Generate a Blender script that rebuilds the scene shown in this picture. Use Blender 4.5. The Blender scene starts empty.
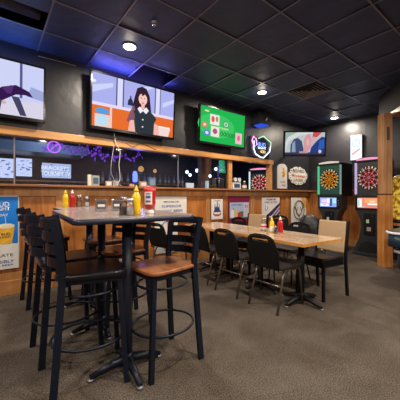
import bpy, bmesh, math, random
from mathutils import Vector, Matrix
random.seed(7)
PI = math.pi
C = bpy.context.scene.collection
S, Cc, F, HZ, CAM = math.sin(math.radians(52.1)), math.cos(math.radians(52.1)), 270.0, 196.0, 1.2

# ---------------------------------------------------------------- materials
MATS = {}
def nt(m):
    m.use_nodes = True
    return m.node_tree.nodes, m.node_tree.links, m.node_tree.nodes['Principled BSDF']
def mat(name, col, rough=.5, metal=0, spec=.5, emit=0, var=0.0, vscale=8, bump=0.0, bscale=60, coat=0):
    if name in MATS: return MATS[name]
    m = bpy.data.materials.new(name); n, l, p = nt(m)
    p.inputs['Base Color'].default_value = (*col, 1); p.inputs['Roughness'].default_value = rough
    p.inputs['Metallic'].default_value = metal; p.inputs['Specular IOR Level'].default_value = spec
    if coat: p.inputs['Coat Weight'].default_value = coat; p.inputs['Coat Roughness'].default_value = .15
    if emit:
        p.inputs['Emission Color'].default_value = (*col, 1); p.inputs['Emission Strength'].default_value = emit
    if var or bump:
        tc = n.new('ShaderNodeTexCoord')
    if var:
        nz = n.new('ShaderNodeTexNoise'); nz.inputs['Scale'].default_value = vscale; nz.inputs['Detail'].default_value = 5
        l.new(tc.outputs['Object'], nz.inputs['Vector'])
        mx = n.new('ShaderNodeMix'); mx.data_type = 'RGBA'
        mx.inputs[6].default_value = (*[max(0, c * (1 - var)) for c in col], 1)
        mx.inputs[7].default_value = (*[min(1, c * (1 + var)) for c in col], 1)
        l.new(nz.outputs['Fac'], mx.inputs[0]); l.new(mx.outputs[2], p.inputs['Base Color'])
    if bump:
        nb = n.new('ShaderNodeTexNoise'); nb.inputs['Scale'].default_value = bscale; nb.inputs['Detail'].default_value = 4
        l.new(tc.outputs['Object'], nb.inputs['Vector'])
        b = n.new('ShaderNodeBump'); b.inputs['Strength'].default_value = bump; b.inputs['Distance'].default_value = .02
        l.new(nb.outputs['Fac'], b.inputs['Height']); l.new(b.outputs['Normal'], p.inputs['Normal'])
    MATS[name] = m; return m
def wood(name, c1, c2, rough=.35, stretch=(1, 1, .08), scale=14, coat=.3):
    if name in MATS: return MATS[name]
    m = bpy.data.materials.new(name); n, l, p = nt(m)
    tc = n.new('ShaderNodeTexCoord'); mp = n.new('ShaderNodeMapping'); mp.inputs['Scale'].default_value = stretch
    l.new(tc.outputs['Object'], mp.inputs['Vector'])
    nz = n.new('ShaderNodeTexNoise'); nz.inputs['Scale'].default_value = scale; nz.inputs['Detail'].default_value = 7; nz.inputs['Distortion'].default_value = 1.2
    n2 = n.new('ShaderNodeTexNoise'); n2.inputs['Scale'].default_value = 1.7; n2.inputs['Detail'].default_value = 3
    l.new(mp.outputs['Vector'], nz.inputs['Vector']); l.new(tc.outputs['Object'], n2.inputs['Vector'])
    ad = n.new('ShaderNodeMath'); ad.operation = 'ADD'; l.new(nz.outputs['Fac'], ad.inputs[0]); l.new(n2.outputs['Fac'], ad.inputs[1])
    rp = n.new('ShaderNodeValToRGB'); rp.color_ramp.elements[0].position = .75; rp.color_ramp.elements[1].position = 1.25 if False else 1.0
    hf = n.new('ShaderNodeMapRange'); hf.inputs['From Min'].default_value = .7; hf.inputs['From Max'].default_value = 1.3
    l.new(ad.outputs[0], hf.inputs['Value']); l.new(hf.outputs['Result'], rp.inputs['Fac'])
    rp.color_ramp.elements[0].position = .15; rp.color_ramp.elements[0].color = (*c1, 1)
    rp.color_ramp.elements[1].position = .85; rp.color_ramp.elements[1].color = (*c2, 1)
    l.new(rp.outputs['Color'], p.inputs['Base Color'])
    p.inputs['Roughness'].default_value = rough; p.inputs['Coat Weight'].default_value = coat; p.inputs['Coat Roughness'].default_value = .2
    MATS[name] = m; return m
def glassmat(name, tint=(1, 1, 1), refl=.12):
    if name in MATS: return MATS[name]
    m = bpy.data.materials.new(name); m.use_nodes = True; n, l = m.node_tree.nodes, m.node_tree.links
    n.clear(); o = n.new('ShaderNodeOutputMaterial'); mx = n.new('ShaderNodeMixShader')
    t = n.new('ShaderNodeBsdfTransparent'); t.inputs[0].default_value = (*tint, 1)
    g = n.new('ShaderNodeBsdfGlossy'); g.inputs['Roughness'].default_value = .03
    fr = n.new('ShaderNodeFresnel'); fr.inputs[0].default_value = 1.45
    ad = n.new('ShaderNodeMath'); ad.inputs[1].default_value = refl
    l.new(fr.outputs[0], ad.inputs[0]); l.new(ad.outputs[0], mx.inputs[0]); l.new(t.outputs[0], mx.inputs[1]); l.new(g.outputs[0], mx.inputs[2]); l.new(mx.outputs[0], o.inputs[0])
    MATS[name] = m; return m
def emi(name, col, s=1.0): 
    if name in MATS: return MATS[name]
    m = bpy.data.materials.new(name); m.use_nodes = True; n, l = m.node_tree.nodes, m.node_tree.links
    n.clear(); o = n.new('ShaderNodeOutputMaterial'); e = n.new('ShaderNodeEmission')
    e.inputs[0].default_value = (*col, 1); e.inputs[1].default_value = s; l.new(e.outputs[0], o.inputs[0])
    MATS[name] = m; return m

BLACKMETAL = mat('stool_metal', (.006, .010, .022), .40, 0, .3)
VINYL = mat('black_vinyl', (.006, .006, .010), .30, spec=.35)
SEATWOOD = wood('seat_wood', (.22, .07, .022), (.50, .20, .075), .3, (1, .15, 1), 16)
BRONZE = mat('bronze_tube', (.22, .185, .16), .32, .8)
FABRIC = mat('black_fabric', (.007, .0065, .007), .8, spec=.2, bump=.3, bscale=300)
SEATFAB = mat('brown_black_fabric', (.024, .017, .016), .7, bump=.3, bscale=300)
TAN = mat('tan_vinyl', (.50, .34, .19), .6, var=.12, vscale=30, bump=.15, bscale=250)
NEARBLACK = mat('near_black', (.006, .006, .008), .45, spec=.3)
BLACKPLASTIC = mat('black_plastic', (.014, .014, .018), .3)
WALLBLACK = mat('black_wall_paint', (.022, .022, .027), .40, var=.35, vscale=2.5, bump=.25, bscale=7)
PANEL = wood('pine_panel', (.23, .068, .014), (.55, .205, .048), .42, (1, 1, .1), 11)
STILE = wood('pine_stile', (.36, .15, .045), (.60, .29, .105), .4, (1, 1, .12), 10)
RAILW = wood('pine_rail', (.40, .17, .045), (.66, .32, .10), .4, (.08, 1, 1), 10)
LEDGEW = wood('ledge_wood', (.24, .09, .035), (.46, .20, .085), .3, (.08, 1, 1), 12)
OAK = wood('oak_post', (.34, .15, .055), (.56, .29, .125), .4, (1, 1, .06), 22)
OAKO = wood('oak_post_orange', (.40, .14, .03), (.66, .30, .085), .35, (1, 1, .06), 22)
LAMINATE = mat('bar_laminate', (.36, .29, .27), .25, var=.22, vscale=14, coat=.4)
EDGE = mat('navy_edge', (.020, .025, .055), .35)
TABLETAN = wood('tan_tabletop', (.42, .27, .16), (.62, .46, .32), .22, (1, .25, 1), 9, .5)
TABLEEDGE = wood('orange_table_edge', (.50, .20, .04), (.72, .36, .10), .35, (1, .1, 1), 14)
WHITE = mat('white_paper', (.80, .78, .76), .5)
CREAM = mat('cream_paper', (.72, .68, .56), .5)
YEL = mat('mustard_yellow', (.85, .55, .01), .28, coat=.4)
RED = mat('ketchup_red', (.50, .012, .015), .22, coat=.5)
CHROME = mat('chrome', (.75, .75, .78), .18, 1)
GLASS = glassmat('clear_glass', (.9, .93, .95), .10)
PANE = glassmat('window_pane', (.88, .9, .97), .05)
SALT = mat('salt_white', (.85, .85, .83), .6)
BLUEINK = mat('blue_ink', (.03, .10, .42), .5); REDINK = mat('red_ink', (.55, .03, .04), .5); DARKINK = mat('dark_ink', (.03, .03, .07), .5)
GREYMET = mat('grey_metal', (.25, .25, .27), .4, .6)
WHITECABLE = mat('white_cable', (.6, .58, .55), .5)

# ---------------------------------------------------------------- mesh builder
class MB:
    def __init__(s): s.bm = bmesh.new(); s.mats = []; s.cur = 0; s.mark = 0
    def use(s, m):
        if m not in s.mats: s.mats.append(m)
        s.cur = s.mats.index(m); return s
    def _fin(s, faces, smooth=False):
        for f in faces: f.material_index = s.cur; f.smooth = smooth
    def box(s, x0, x1, y0, y1, z0, z1, bev=0, M=None):
        r = bmesh.ops.create_cube(s.bm, size=1); vs = r['verts']
        for v in vs: v.co = Vector(((x0 + x1) / 2 + v.co.x * (x1 - x0), (y0 + y1) / 2 + v.co.y * (y1 - y0), (z0 + z1) / 2 + v.co.z * (z1 - z0)))
        fs = set(f for v in vs for f in v.link_faces)
        if bev:
            es = list(set(e for v in vs for e in v.link_edges))
            for f in fs: f.material_index = s.cur
            r = bmesh.ops.bevel(s.bm, geom=es, offset=bev, segments=2, profile=.6, affect='EDGES')
            fs = set(f for f in r['faces']) | set(f for f in fs if f.is_valid); vs = list(set(v for f in fs for v in f.verts))
        if M:
            for v in vs: v.co = M @ v.co
        s._fin([f for f in fs if f.is_valid], False); return s
    def prism(s, pts, axis, a, b, smooth=False, bev=0):
        """pts polygon (p,q) extruded along axis a..b. axis 'x': (y,z); 'y': (x,z); 'z': (x,y)"""
        def mk(p, q, t): return {'x': (t, p, q), 'y': (p, t, q), 'z': (p, q, t)}[axis]
        A = [s.bm.verts.new(mk(p, q, a)) for p, q in pts]; B = [s.bm.verts.new(mk(p, q, b)) for p, q in pts]
        n = len(pts); fs = [s.bm.faces.new(A), s.bm.faces.new(B[::-1])]; sd = []
        for i in range(n): sd.append(s.bm.faces.new((A[i], B[i], B[(i + 1) % n], A[(i + 1) % n])))
        bmesh.ops.recalc_face_normals(s.bm, faces=fs + sd)
        s._fin(fs); s._fin(sd, smooth)
        if bev:
            es = list(set(e for f in fs for e in f.edges))
            r = bmesh.ops.bevel(s.bm, geom=es, offset=bev, segments=3, profile=.5, affect='EDGES')
            for f in r['faces']: f.material_index = s.cur; f.smooth = True
        return s
    def tube(s, pts, r, seg=8, closed=False, square=False, cap=True):
        pts = [Vector(p) for p in pts]; n = len(pts); rings = []
        up = None
        for i, p in enumerate(pts):
            if closed: t = pts[(i + 1) % n] - pts[i - 1]
            else: t = pts[min(i + 1, n - 1)] - pts[max(i - 1, 0)]
            t.normalize()
            if up is None:
                up = Vector((0, 0, 1)) if abs(t.z) < .9 else Vector((1, 0, 0))
            a = t.cross(up).normalized(); b = a.cross(t).normalized(); up = b
            rr = r[i] if isinstance(r, list) else r
            ra, rb = rr if isinstance(rr, tuple) else (rr, rr)
            k = 4 if square else seg; off = PI / 4 if square else 0; f = 1.414 if square else 1
            rings.append([s.bm.verts.new(p + (a * math.cos(off + 2 * PI * j / k) * ra + b * math.sin(off + 2 * PI * j / k) * rb) * f) for j in range(k)])
        k = len(rings[0]); fs = []
        for i in range(n if closed else n - 1):
            A, B = rings[i], rings[(i + 1) % n]
            for j in range(k): fs.append(s.bm.faces.new((A[j], A[(j + 1) % k], B[(j + 1) % k], B[j])))
        if cap and not closed: fs.append(s.bm.faces.new(rings[0][::-1])); fs.append(s.bm.faces.new(rings[-1]))
        bmesh.ops.recalc_face_normals(s.bm, faces=fs)
        s._fin(fs, not square); return s
    def lathe(s, prof, cx=0, cy=0, seg=20, z0=0):
        rings = []
        for r, z in prof: rings.append([s.bm.verts.new((cx + r * math.cos(2 * PI * j / seg), cy + r * math.sin(2 * PI * j / seg), z0 + z)) for j in range(seg)])
        fs = []
        for A, B in zip(rings, rings[1:]):
            for j in range(seg): fs.append(s.bm.faces.new((A[j], A[(j + 1) % seg], B[(j + 1) % seg], B[j])))
        fs.append(s.bm.faces.new(rings[0][::-1])); fs.append(s.bm.faces.new(rings[-1]))
        bmesh.ops.recalc_face_normals(s.bm, faces=fs)
        s._fin(fs, True); return s
    def flat(s, pts, y):
        """polygon of (x,z) facing -Y at depth y"""
        f = s.bm.faces.new([s.bm.verts.new((p, y, q)) for p, q in pts])
        if f.normal.length == 0: f.normal_update()
        f.normal_update()
        if f.normal.y > 0: f.normal_flip()
        s._fin([f]); return s
    def disc(s, cx, cz, rx, rz, y, n=20):
        return s.flat([(cx + rx * math.cos(2 * PI * i / n), cz + rz * math.sin(2 * PI * i / n)) for i in range(n)], y)
    def quad(s, v): 
        f = s.bm.faces.new([s.bm.verts.new(p) for p in v]); s._fin([f]); return s
    def build(s, name, m=None, parent=None):
        me = bpy.data.meshes.new(name); s.bm.normal_update(); s.bm.to_mesh(me); s.bm.free()
        for mm in (s.mats if s.mats else [m]): me.materials.append(mm)
        o = bpy.data.objects.new(name, me); C.objects.link(o)
        if parent: o.parent = parent
        return o
def tag(o, label=None, cat=None, group=None, kind=None):
    if label: o['label'] = label
    if cat: o['category'] = cat
    if group: o['group'] = group
    if kind: o['kind'] = kind
    return o
def empty(name, loc, rz=0, label=None, cat=None, group=None):
    o = bpy.data.objects.new(name, None); C.objects.link(o); o.empty_display_size = .1
    o.location = loc; o.rotation_euler = (0, 0, math.radians(rz)); return tag(o, label, cat, group)
def copy_tree(o, parent=None):
    c = o.copy(); C.objects.link(c); c.parent = parent
    for ch in list(o.children): copy_tree(ch, c)
    return c
def struct(name, mb, m=None, parent=None):
    o = mb.build(name, m, parent)
    if not parent: o['kind'] = 'structure'
    return o
def text(parent, name, s, x, z, width, mat_, y=-.004, height=None, rz=0, depth=.0006):
    cu = bpy.data.curves.new(name, 'FONT'); cu.body = s; cu.align_x = 'CENTER'; cu.align_y = 'CENTER'; cu.size = 1; cu.extrude = 0; cu.resolution_u = 2; cu.offset = .012
    t = bpy.data.objects.new('tmp', cu); C.objects.link(t)
    bpy.context.view_layer.update()
    me = bpy.data.meshes.new_from_object(t); bpy.data.objects.remove(t)
    xs = [v.co.x for v in me.vertices]; ys = [v.co.y for v in me.vertices]
    w = max(xs) - min(xs); h = max(ys) - min(ys); cx = (max(xs) + min(xs)) / 2; cy = (max(ys) + min(ys)) / 2
    k = width / w; kz = height / h if height else k
    for v in me.vertices: v.co = Vector((x + (v.co.x - cx) * k, y, z + (v.co.y - cy) * kz))
    me.materials.clear(); me.materials.append(mat_); me.name = name
    o = bpy.data.objects.new(name, me); C.objects.link(o); o.parent = parent; return o
def ray(px, py):
    u = (px - 200) / F
    return Vector((Cc + S * u, S - Cc * u, (HZ - py) / F))
def at(px, py, Y=None, X=None):
    r = ray(px, py); t = Y / r.y if Y is not None else X / r.x
    return Vector((r.x * t, r.y * t, CAM + r.z * t))

# ================================================================= SETTING
H = 3.05; WY = 4.0; WX = 6.9
# floor: mottled brown-grey carpet
m = bpy.data.materials.new('carpet'); n, l, p = nt(m); MATS['carpet'] = m
tc = n.new('ShaderNodeTexCoord')
def noise(sc, det=4, dist=0):
    z = n.new('ShaderNodeTexNoise'); z.inputs['Scale'].default_value = sc; z.inputs['Detail'].default_value = det; z.inputs['Distortion'].default_value = dist
    l.new(tc.outputs['Object'], z.inputs['Vector']); return z
n1 = noise(120, 3); n2 = noise(2.2, 4, .6); n3 = noise(14, 4)
r1 = n.new('ShaderNodeValToRGB'); r1.color_ramp.elements[0].position = .36; r1.color_ramp.elements[1].position = .66
r1.color_ramp.elements[0].color = (.052, .042, .034, 1); r1.color_ramp.elements[1].color = (.175, .148, .124, 1)
l.new(n1.outputs['Fac'], r1.inputs['Fac'])
r2 = n.new('ShaderNodeValToRGB'); r2.color_ramp.elements[0].position = .3; r2.color_ramp.elements[1].position = .7
r2.color_ramp.elements[0].color = (.66, .62, .58, 1); r2.color_ramp.elements[1].color = (1, 1, 1, 1)
l.new(n2.outputs['Fac'], r2.inputs['Fac'])
mx = n.new('ShaderNodeMix'); mx.data_type = 'RGBA'; mx.blend_type = 'MULTIPLY'; mx.inputs[0].default_value = 1
l.new(r1.outputs['Color'], mx.inputs[6]); l.new(r2.outputs['Color'], mx.inputs[7])
mx2 = n.new('ShaderNodeMix'); mx2.data_type = 'RGBA'; mx2.blend_type = 'OVERLAY'; mx2.inputs[0].default_value = .2
l.new(mx.outputs[2], mx2.inputs[6]); l.new(n3.outputs['Fac'], mx2.inputs[7]); l.new(mx2.outputs[2], p.inputs['Base Color'])
p.inputs['Roughness'].default_value = .95; p.inputs['Specular IOR Level'].default_value = .15
b = n.new('ShaderNodeBump'); b.inputs['Strength'].default_value = .5; b.inputs['Distance'].default_value = .01
l.new(n1.outputs['Fac'], b.inputs['Height']); l.new(b.outputs['Normal'], p.inputs['Normal'])
struct('floor', MB().box(-3, 9.6, -3.4, 8.0, -.1, 0), MATS['carpet'])

# ceiling tiles: a mesh cell per tile, real openings where tiles are missing
TILE = mat('ceiling_tile', (.030, .045, .105), .52, var=.4, vscale=5, bump=.5, bscale=7)
TBAR = mat('ceiling_tbar', (.20, .20, .26), .35, .2, var=.9, vscale=3)
X0g, Y0g, g = 1.70, 1.645, .61
mb = MB()
ix0, ix1, iy0, iy1 = -7, 12, -8, 4
for i in range(ix0, ix1):
    for j in range(iy0, iy1):
        x0, x1, y0, y1 = X0g + i * g, X0g + (i + 1) * g, Y0g + j * g, min(Y0g + (j + 1) * g, WY)
        if (i, j) in ((0, 3),): continue                                  # missing tile beside the second television
        if (i, j) in ((-3, 2), (-4, 2)): y1 = 3.12                        # half-open cells over the first television
        if (i, j) == (4, 1): continue                                     # air diffuser
        dz = random.uniform(0, .012); tz = [dz + random.uniform(-.004, .004) for _ in range(4)]
        mb.quad([(x0, y0, H + tz[0] + .004), (x0, y1, H + tz[1] + .004), (x1, y1, H + tz[2] + .004), (x1, y0, H + tz[3] + .004)])
struct('ceiling', mb, TILE)
mb = MB()
for i in range(ix0, ix1 + 1): mb.box(X0g + i * g - .008, X0g + i * g + .008, Y0g + iy0 * g, WY - .002, H - .002, H + .006)
for j in range(iy0, iy1): mb.box(X0g + ix0 * g, X0g + ix1 * g, Y0g + j * g - .008, Y0g + j * g + .008, H - .003, H + .005)
struct('trim_1', mb, TBAR)
PLEN = mat('plenum_black', (.006, .006, .006), .9)
struct('wall_plenum', MB().box(-3, 9.6, -3.4, 8.0, H + .45, H + .5), PLEN)

# left wall: panelled half wall, glazed opening, black upper wall
struct('wall_left', MB().box(-3, WX + .1, WY, WY + .1, 0, 1.31), PANEL)
struct('wall_left_upper', MB().box(-3, WX + .1, WY, WY + .1, 1.97, H + .45), WALLBLACK)
struct('wall_left_corner', MB().box(5.24, WX + .1, WY, WY + .1, 1.31, 1.97), WALLBLACK)
struct('baseboard_left', MB().box(-3, WX - .002, WY - .022, WY, 0, .18, .006), STILE)
struct('trim_2', MB().box(-3, WX, WY - .10, WY + .13, 1.315, 1.345, .006), LEDGEW)      # ledge
struct('trim_3', MB().box(-3, 5.29, WY - .035, WY + .10, 1.94, 2.04, .006), RAILW)      # header rail
mb = MB()
mb.box(-3, WX, WY - .018, WY, 1.20, 1.31); mb.box(-3, WX, WY - .014, WY, .18, .27)
for k in range(-3, 6):
    x = .74 + 1.28 * k
    if x > -3: mb.box(x - .05, x + .05, WY - .016, WY, .2, 1.25)
struct('trim_4', mb, STILE)
struct('trim_5', MB().box(5.18, 5.26, WY - .02, WY + .10, 1.345, 1.94, .004), RAILW)    # end post of the opening
struct('trim_6', MB().box(3.88, 3.98, WY + .02, WY + .1, 1.345, 1.94, .004), RAILW)
for k, (a, b_) in enumerate(((-2.2, .235), (.245, 2.655), (2.665, 3.88))):
    w = struct('window_%d' % (k + 1), MB().box(a, b_, WY + .055, WY + .061, 1.345, 1.94), PANE)
struct('trim_7', MB().box(.232, .248, WY + .05, WY + .066, 1.345, 1.94).box(2.652, 2.668, WY + .05, WY + .066, 1.345, 1.94), GREYMET)

# far wall
struct('wall_far', MB().box(WX, WX + .1, 1.0, WY + .1, 0, H + .45), WALLBLACK)
struct('baseboard_far', MB().box(WX - .02, WX, 1.0, WY, 0, .15), STILE)
struct('trim_8', MB().box(WX - .10, WX, 1.0, WY, 1.315, 1.345, .005), LEDGEW)
struct('trim_9', MB().box(WX - .018, WX, 1.0, WY, .15, 1.31), PANEL)

# diagonal bulkhead with oak post and trim (arch to the bar side)
A, B = Vector((5.88, 1.975)), Vector((3.9, .50))
d = (B - A).normalized(); nrm = Vector((-d.y, d.x)); 
if nrm.y > 0: nrm = -nrm
def diag(z0, z1, t0, t1, s0=0, s1=None):
    s1 = (B - A).length if s1 is None else s1
    q = [A + d * s0 + nrm * t0, A + d * s1 + nrm * t0, A + d * s1 + nrm * t1, A + d * s0 + nrm * t1]
    return MB().prism([(v.x, v.y) for v in q], 'z', z0, z1)
struct('wall_bulkhead', diag(2.60, H, 0, .14), mat('bulkhead_paint', (.013, .012, .013), .8, var=.3, vscale=3))
struct('trim_10', diag(2.55, 2.62, -.02, .16, .55), OAK)
pc = Vector((5.33, 1.70))
post = empty('post', (pc.x, pc.y, 0), -36)
post['kind'] = 'structure'; post.name = 'trim_11'
MB().box(-.075, .075, -.075, .075, 1.235, 2.60, .004).build('upper_post', OAK, post)
MB().box(-.080, .080, -.080, .080, 0, 1.225, .004).build('lower_post', OAKO, post)
MB().box(-.086, .086, -.086, .086, 1.222, 1.238, .003).build('band', NEARBLACK, post)
MB().box(-.022, .022, -.083, -.075, 2.14, 2.36, .003).build('plate', mat('dark_plate', (.07, .055, .05), .4, .4), post)

# room behind the glazed half wall
DARKROOM = mat('dark_room_paint', (.035, .040, .075), .5, var=.6, vscale=4)
struct('wall_back_room', MB().box(-3, 9.6, 7.2, 7.3, 0, H), DARKROOM)
struct('wall_back_room_side', MB().box(7.6, 7.7, 4.1, 7.2, 0, H), DARKROOM)
struct('ceiling_back_room', MB().box(-3, 7.6, 4.1, 7.2, 2.75, 2.8), DARKROOM)
struct('trim_12', MB().box(-3, 1.75, 6.4, 7.19, 2.10, 2.30, .01), mat('teal_grey_soffit', (.16, .22, .25), .4, var=.4, vscale=3))
struct('trim_13', MB().box(-3, 7.5, 7.1, 7.2, .9, 1.05).box(.0, 5.9, 6.9, 7.2, 1.52, 1.55), STILE)
struct('trim_14', MB().box(3.75, 3.95, 4.75, 4.9, 0, 2.75), OAK)
struct('wall_bar_side', MB().box(8.2, 8.3, -3.4, 4.0, 0, H), DARKROOM)
struct('wall_behind', MB().box(-3.1, -3.0, -3.4, 8.0, 0, H + .5), mat('tan_wall', (.22, .17, .13), .6))
struct('wall_near', MB().box(-3, 8.3, -3.5, -3.4, 0, H + .5), MATS['tan_wall'])

# ================================================================= SEATING
def bar_stool(name, wood_seat):
    t = empty(name, (0, 0, 0))
    seatm = SEATWOOD if wood_seat else VINYL
    # seat: rounded square, front is +x
    pts = []
    for cx, cy, a0 in ((.13, .115, 0), (-.125, .095, 90), (-.125, -.095, 180), (.13, -.115, 270)):
        for k in range(7):
            a = math.radians(a0 + k * 15); r = .085
            pts.append((cx + r * math.cos(a), cy + r * math.sin(a)))
    if wood_seat: MB().prism(pts, 'z', .697, .724, True, .008).build('seat', seatm, t)
    else: MB().prism(pts, 'z', .682, .730, True, .018).build('seat', seatm, t)
    mb = MB()
    mb.prism([(x * .9, y * .9) for x, y in pts], 'z', .662, .696 if wood_seat else .681); mb.build('seat_frame', BLACKMETAL, t)
    for sy in (-1, 1):
        # rear leg runs on as the back post
        zs = [0, .2, .45, .68, .76, .88, 1.0, 1.07]
        xs = [-.215, -.20, -.183, -.168, -.168, -.180, -.202, -.218]
        ys = [.185, .178, .170, .163, .163, .168, .172, .174]
        MB().tube([(x, sy * y, z) for x, y, z in zip(xs, ys, zs)], (.011, .021), square=True).build('leg', BLACKMETAL, t)
        MB().tube([(.205, sy * .175, 0), (.165, sy * .145, .67)], .015, square=True).build('leg', BLACKMETAL, t)
    for k, zc in enumerate((1.035, .955, .875, .795)):
        xb = [-.21, -.195, -.178, -.170][k]
        mb = MB(); n_ = 8; A_, B_ = [], []
        for i in range(n_ + 1):
            y = -.162 + .324 * i / n_; bow = -.082 * math.cos(PI * (i / n_ - .5))
            A_.append((xb + bow - .004, y)); B_.append((xb + bow + .004, y))
        mb.prism(A_ + B_[::-1], 'z', zc - .029, zc + .029); mb.build('slat', BLACKMETAL, t)
    ring = [(math.cos(2 * PI * i / 32) * .232 - .005, math.sin(2 * PI * i / 32) * .205, .275) for i in range(32)]
    MB().tube(ring, .009, 6, True).build('foot_ring', BLACKMETAL, t)
    ring = [(math.cos(2 * PI * i / 28) * .185, math.sin(2 * PI * i / 28) * .170, .585) for i in range(28)]
    MB().tube(ring, .008, 6, True).build('upper_ring', BLACKMETAL, t)
    return t
sv = bar_stool('bar_stool', False); sw = bar_stool('bar_stool', True)
GS = 'ladder-back stools along the bar tables'
spots = [(sv, .535, 1.885, -12, 'black ladder-back stool with black vinyl seat nearest the camera, left side of bar table'),
         (sv, .49, 2.34, 2, 'black vinyl stool on the left of the bar tables, middle of three'),
         (sv, .52, 3.55, 4, 'black vinyl stool left of the bar tables, closest to the panelled wall'),
         (sw, 1.005, 1.74, 184, 'black ladder-back stool with brown wooden seat, nearest on the right of bar table'),
         (sw, 1.005, 2.50, 178, 'wooden-seat stool on the right of the bar tables, middle of three'),
         (sw, 1.07, 3.20, 181, 'wooden-seat stool right of the bar tables, closest to the panelled wall')]
used = set()
for src, x, y, a, lab in spots:
    o = src if src.name not in used else copy_tree(src)
    used.add(src.name); o.location = (x, y, 0); o.rotation_euler.z = math.radians(a); tag(o, lab, 'stool', GS)
for o in C.objects:
    if o.get('category') == 'stool' and 'wooden' in o['label']: o.scale.z = .975

def rrect(x0, x1, y0, y1, r=.03, k=4):
    P = []
    for cx, cy, a0 in ((x1 - r, y1 - r, 0), (x0 + r, y1 - r, 90), (x0 + r, y0 + r, 180), (x1 - r, y0 + r, 270)):
        for i in range(k + 1):
            a = math.radians(a0 + 90 * i / k); P.append((cx + r * math.cos(a), cy + r * math.sin(a)))
    return P
def pedestal(t, x, y, top, arm, base_mat=NEARBLACK, r=.028):
    MB().tube([(x, y, .05), (x, y, top)], r, 12).build('column', EDGE if base_mat is BLACKMETAL else base_mat, t)
    mb = MB()
    for dx, dy in ((1, 0), (-1, 0), (0, 1), (0, -1)):
        mb.tube([(x, y, .075), (x + dx * arm * .5, y + dy * arm * .5, .055), (x + dx * arm * .95, y + dy * arm * .95, .024)], [.034, .026, .018], 8)
    mb.lathe([(.045, .035), (.05, .07), (.034, .12)], x, y, 14)
    bs = mb.build('base', base_mat, t)
    for dx, dy in ((1, 0), (-1, 0), (0, 1), (0, -1)): MB().lathe([(.02, 0), (.022, .016)], x + dx * arm * .93, y + dy * arm * .93, 10).build('glide', GREYMET, bs)
def bar_table(y0, y1, lab, rot=0, x=.795, hx=.395):
    t = empty('bar_table', (x, (y0 + y1) / 2, 0), rot, lab, 'table', 'bar-height tables')
    hy = (y1 - y0) / 2
    MB().prism(rrect(-hx, hx, -hy, hy, .04), 'z', 1.035, 1.068, True).build('edge_band', EDGE, t)
    MB().prism(rrect(-hx + .004, hx - .004, -hy + .004, hy - .004, .037), 'z', 1.068, 1.071).build('tabletop', LAMINATE, t)
    for yy in ((-hy + .24, hy - .24) if hy > .5 else (0,)): pedestal(t, -.02, yy, 1.035, .26, BLACKMETAL, .036)
bar_table(1.555, 2.735, 'tall laminate bar table with navy edge, nearest the camera', -4, .800)
bar_table(2.80, 3.52, 'small second tall bar table between the near one and the panelled wall', -4, .905, .35)

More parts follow.
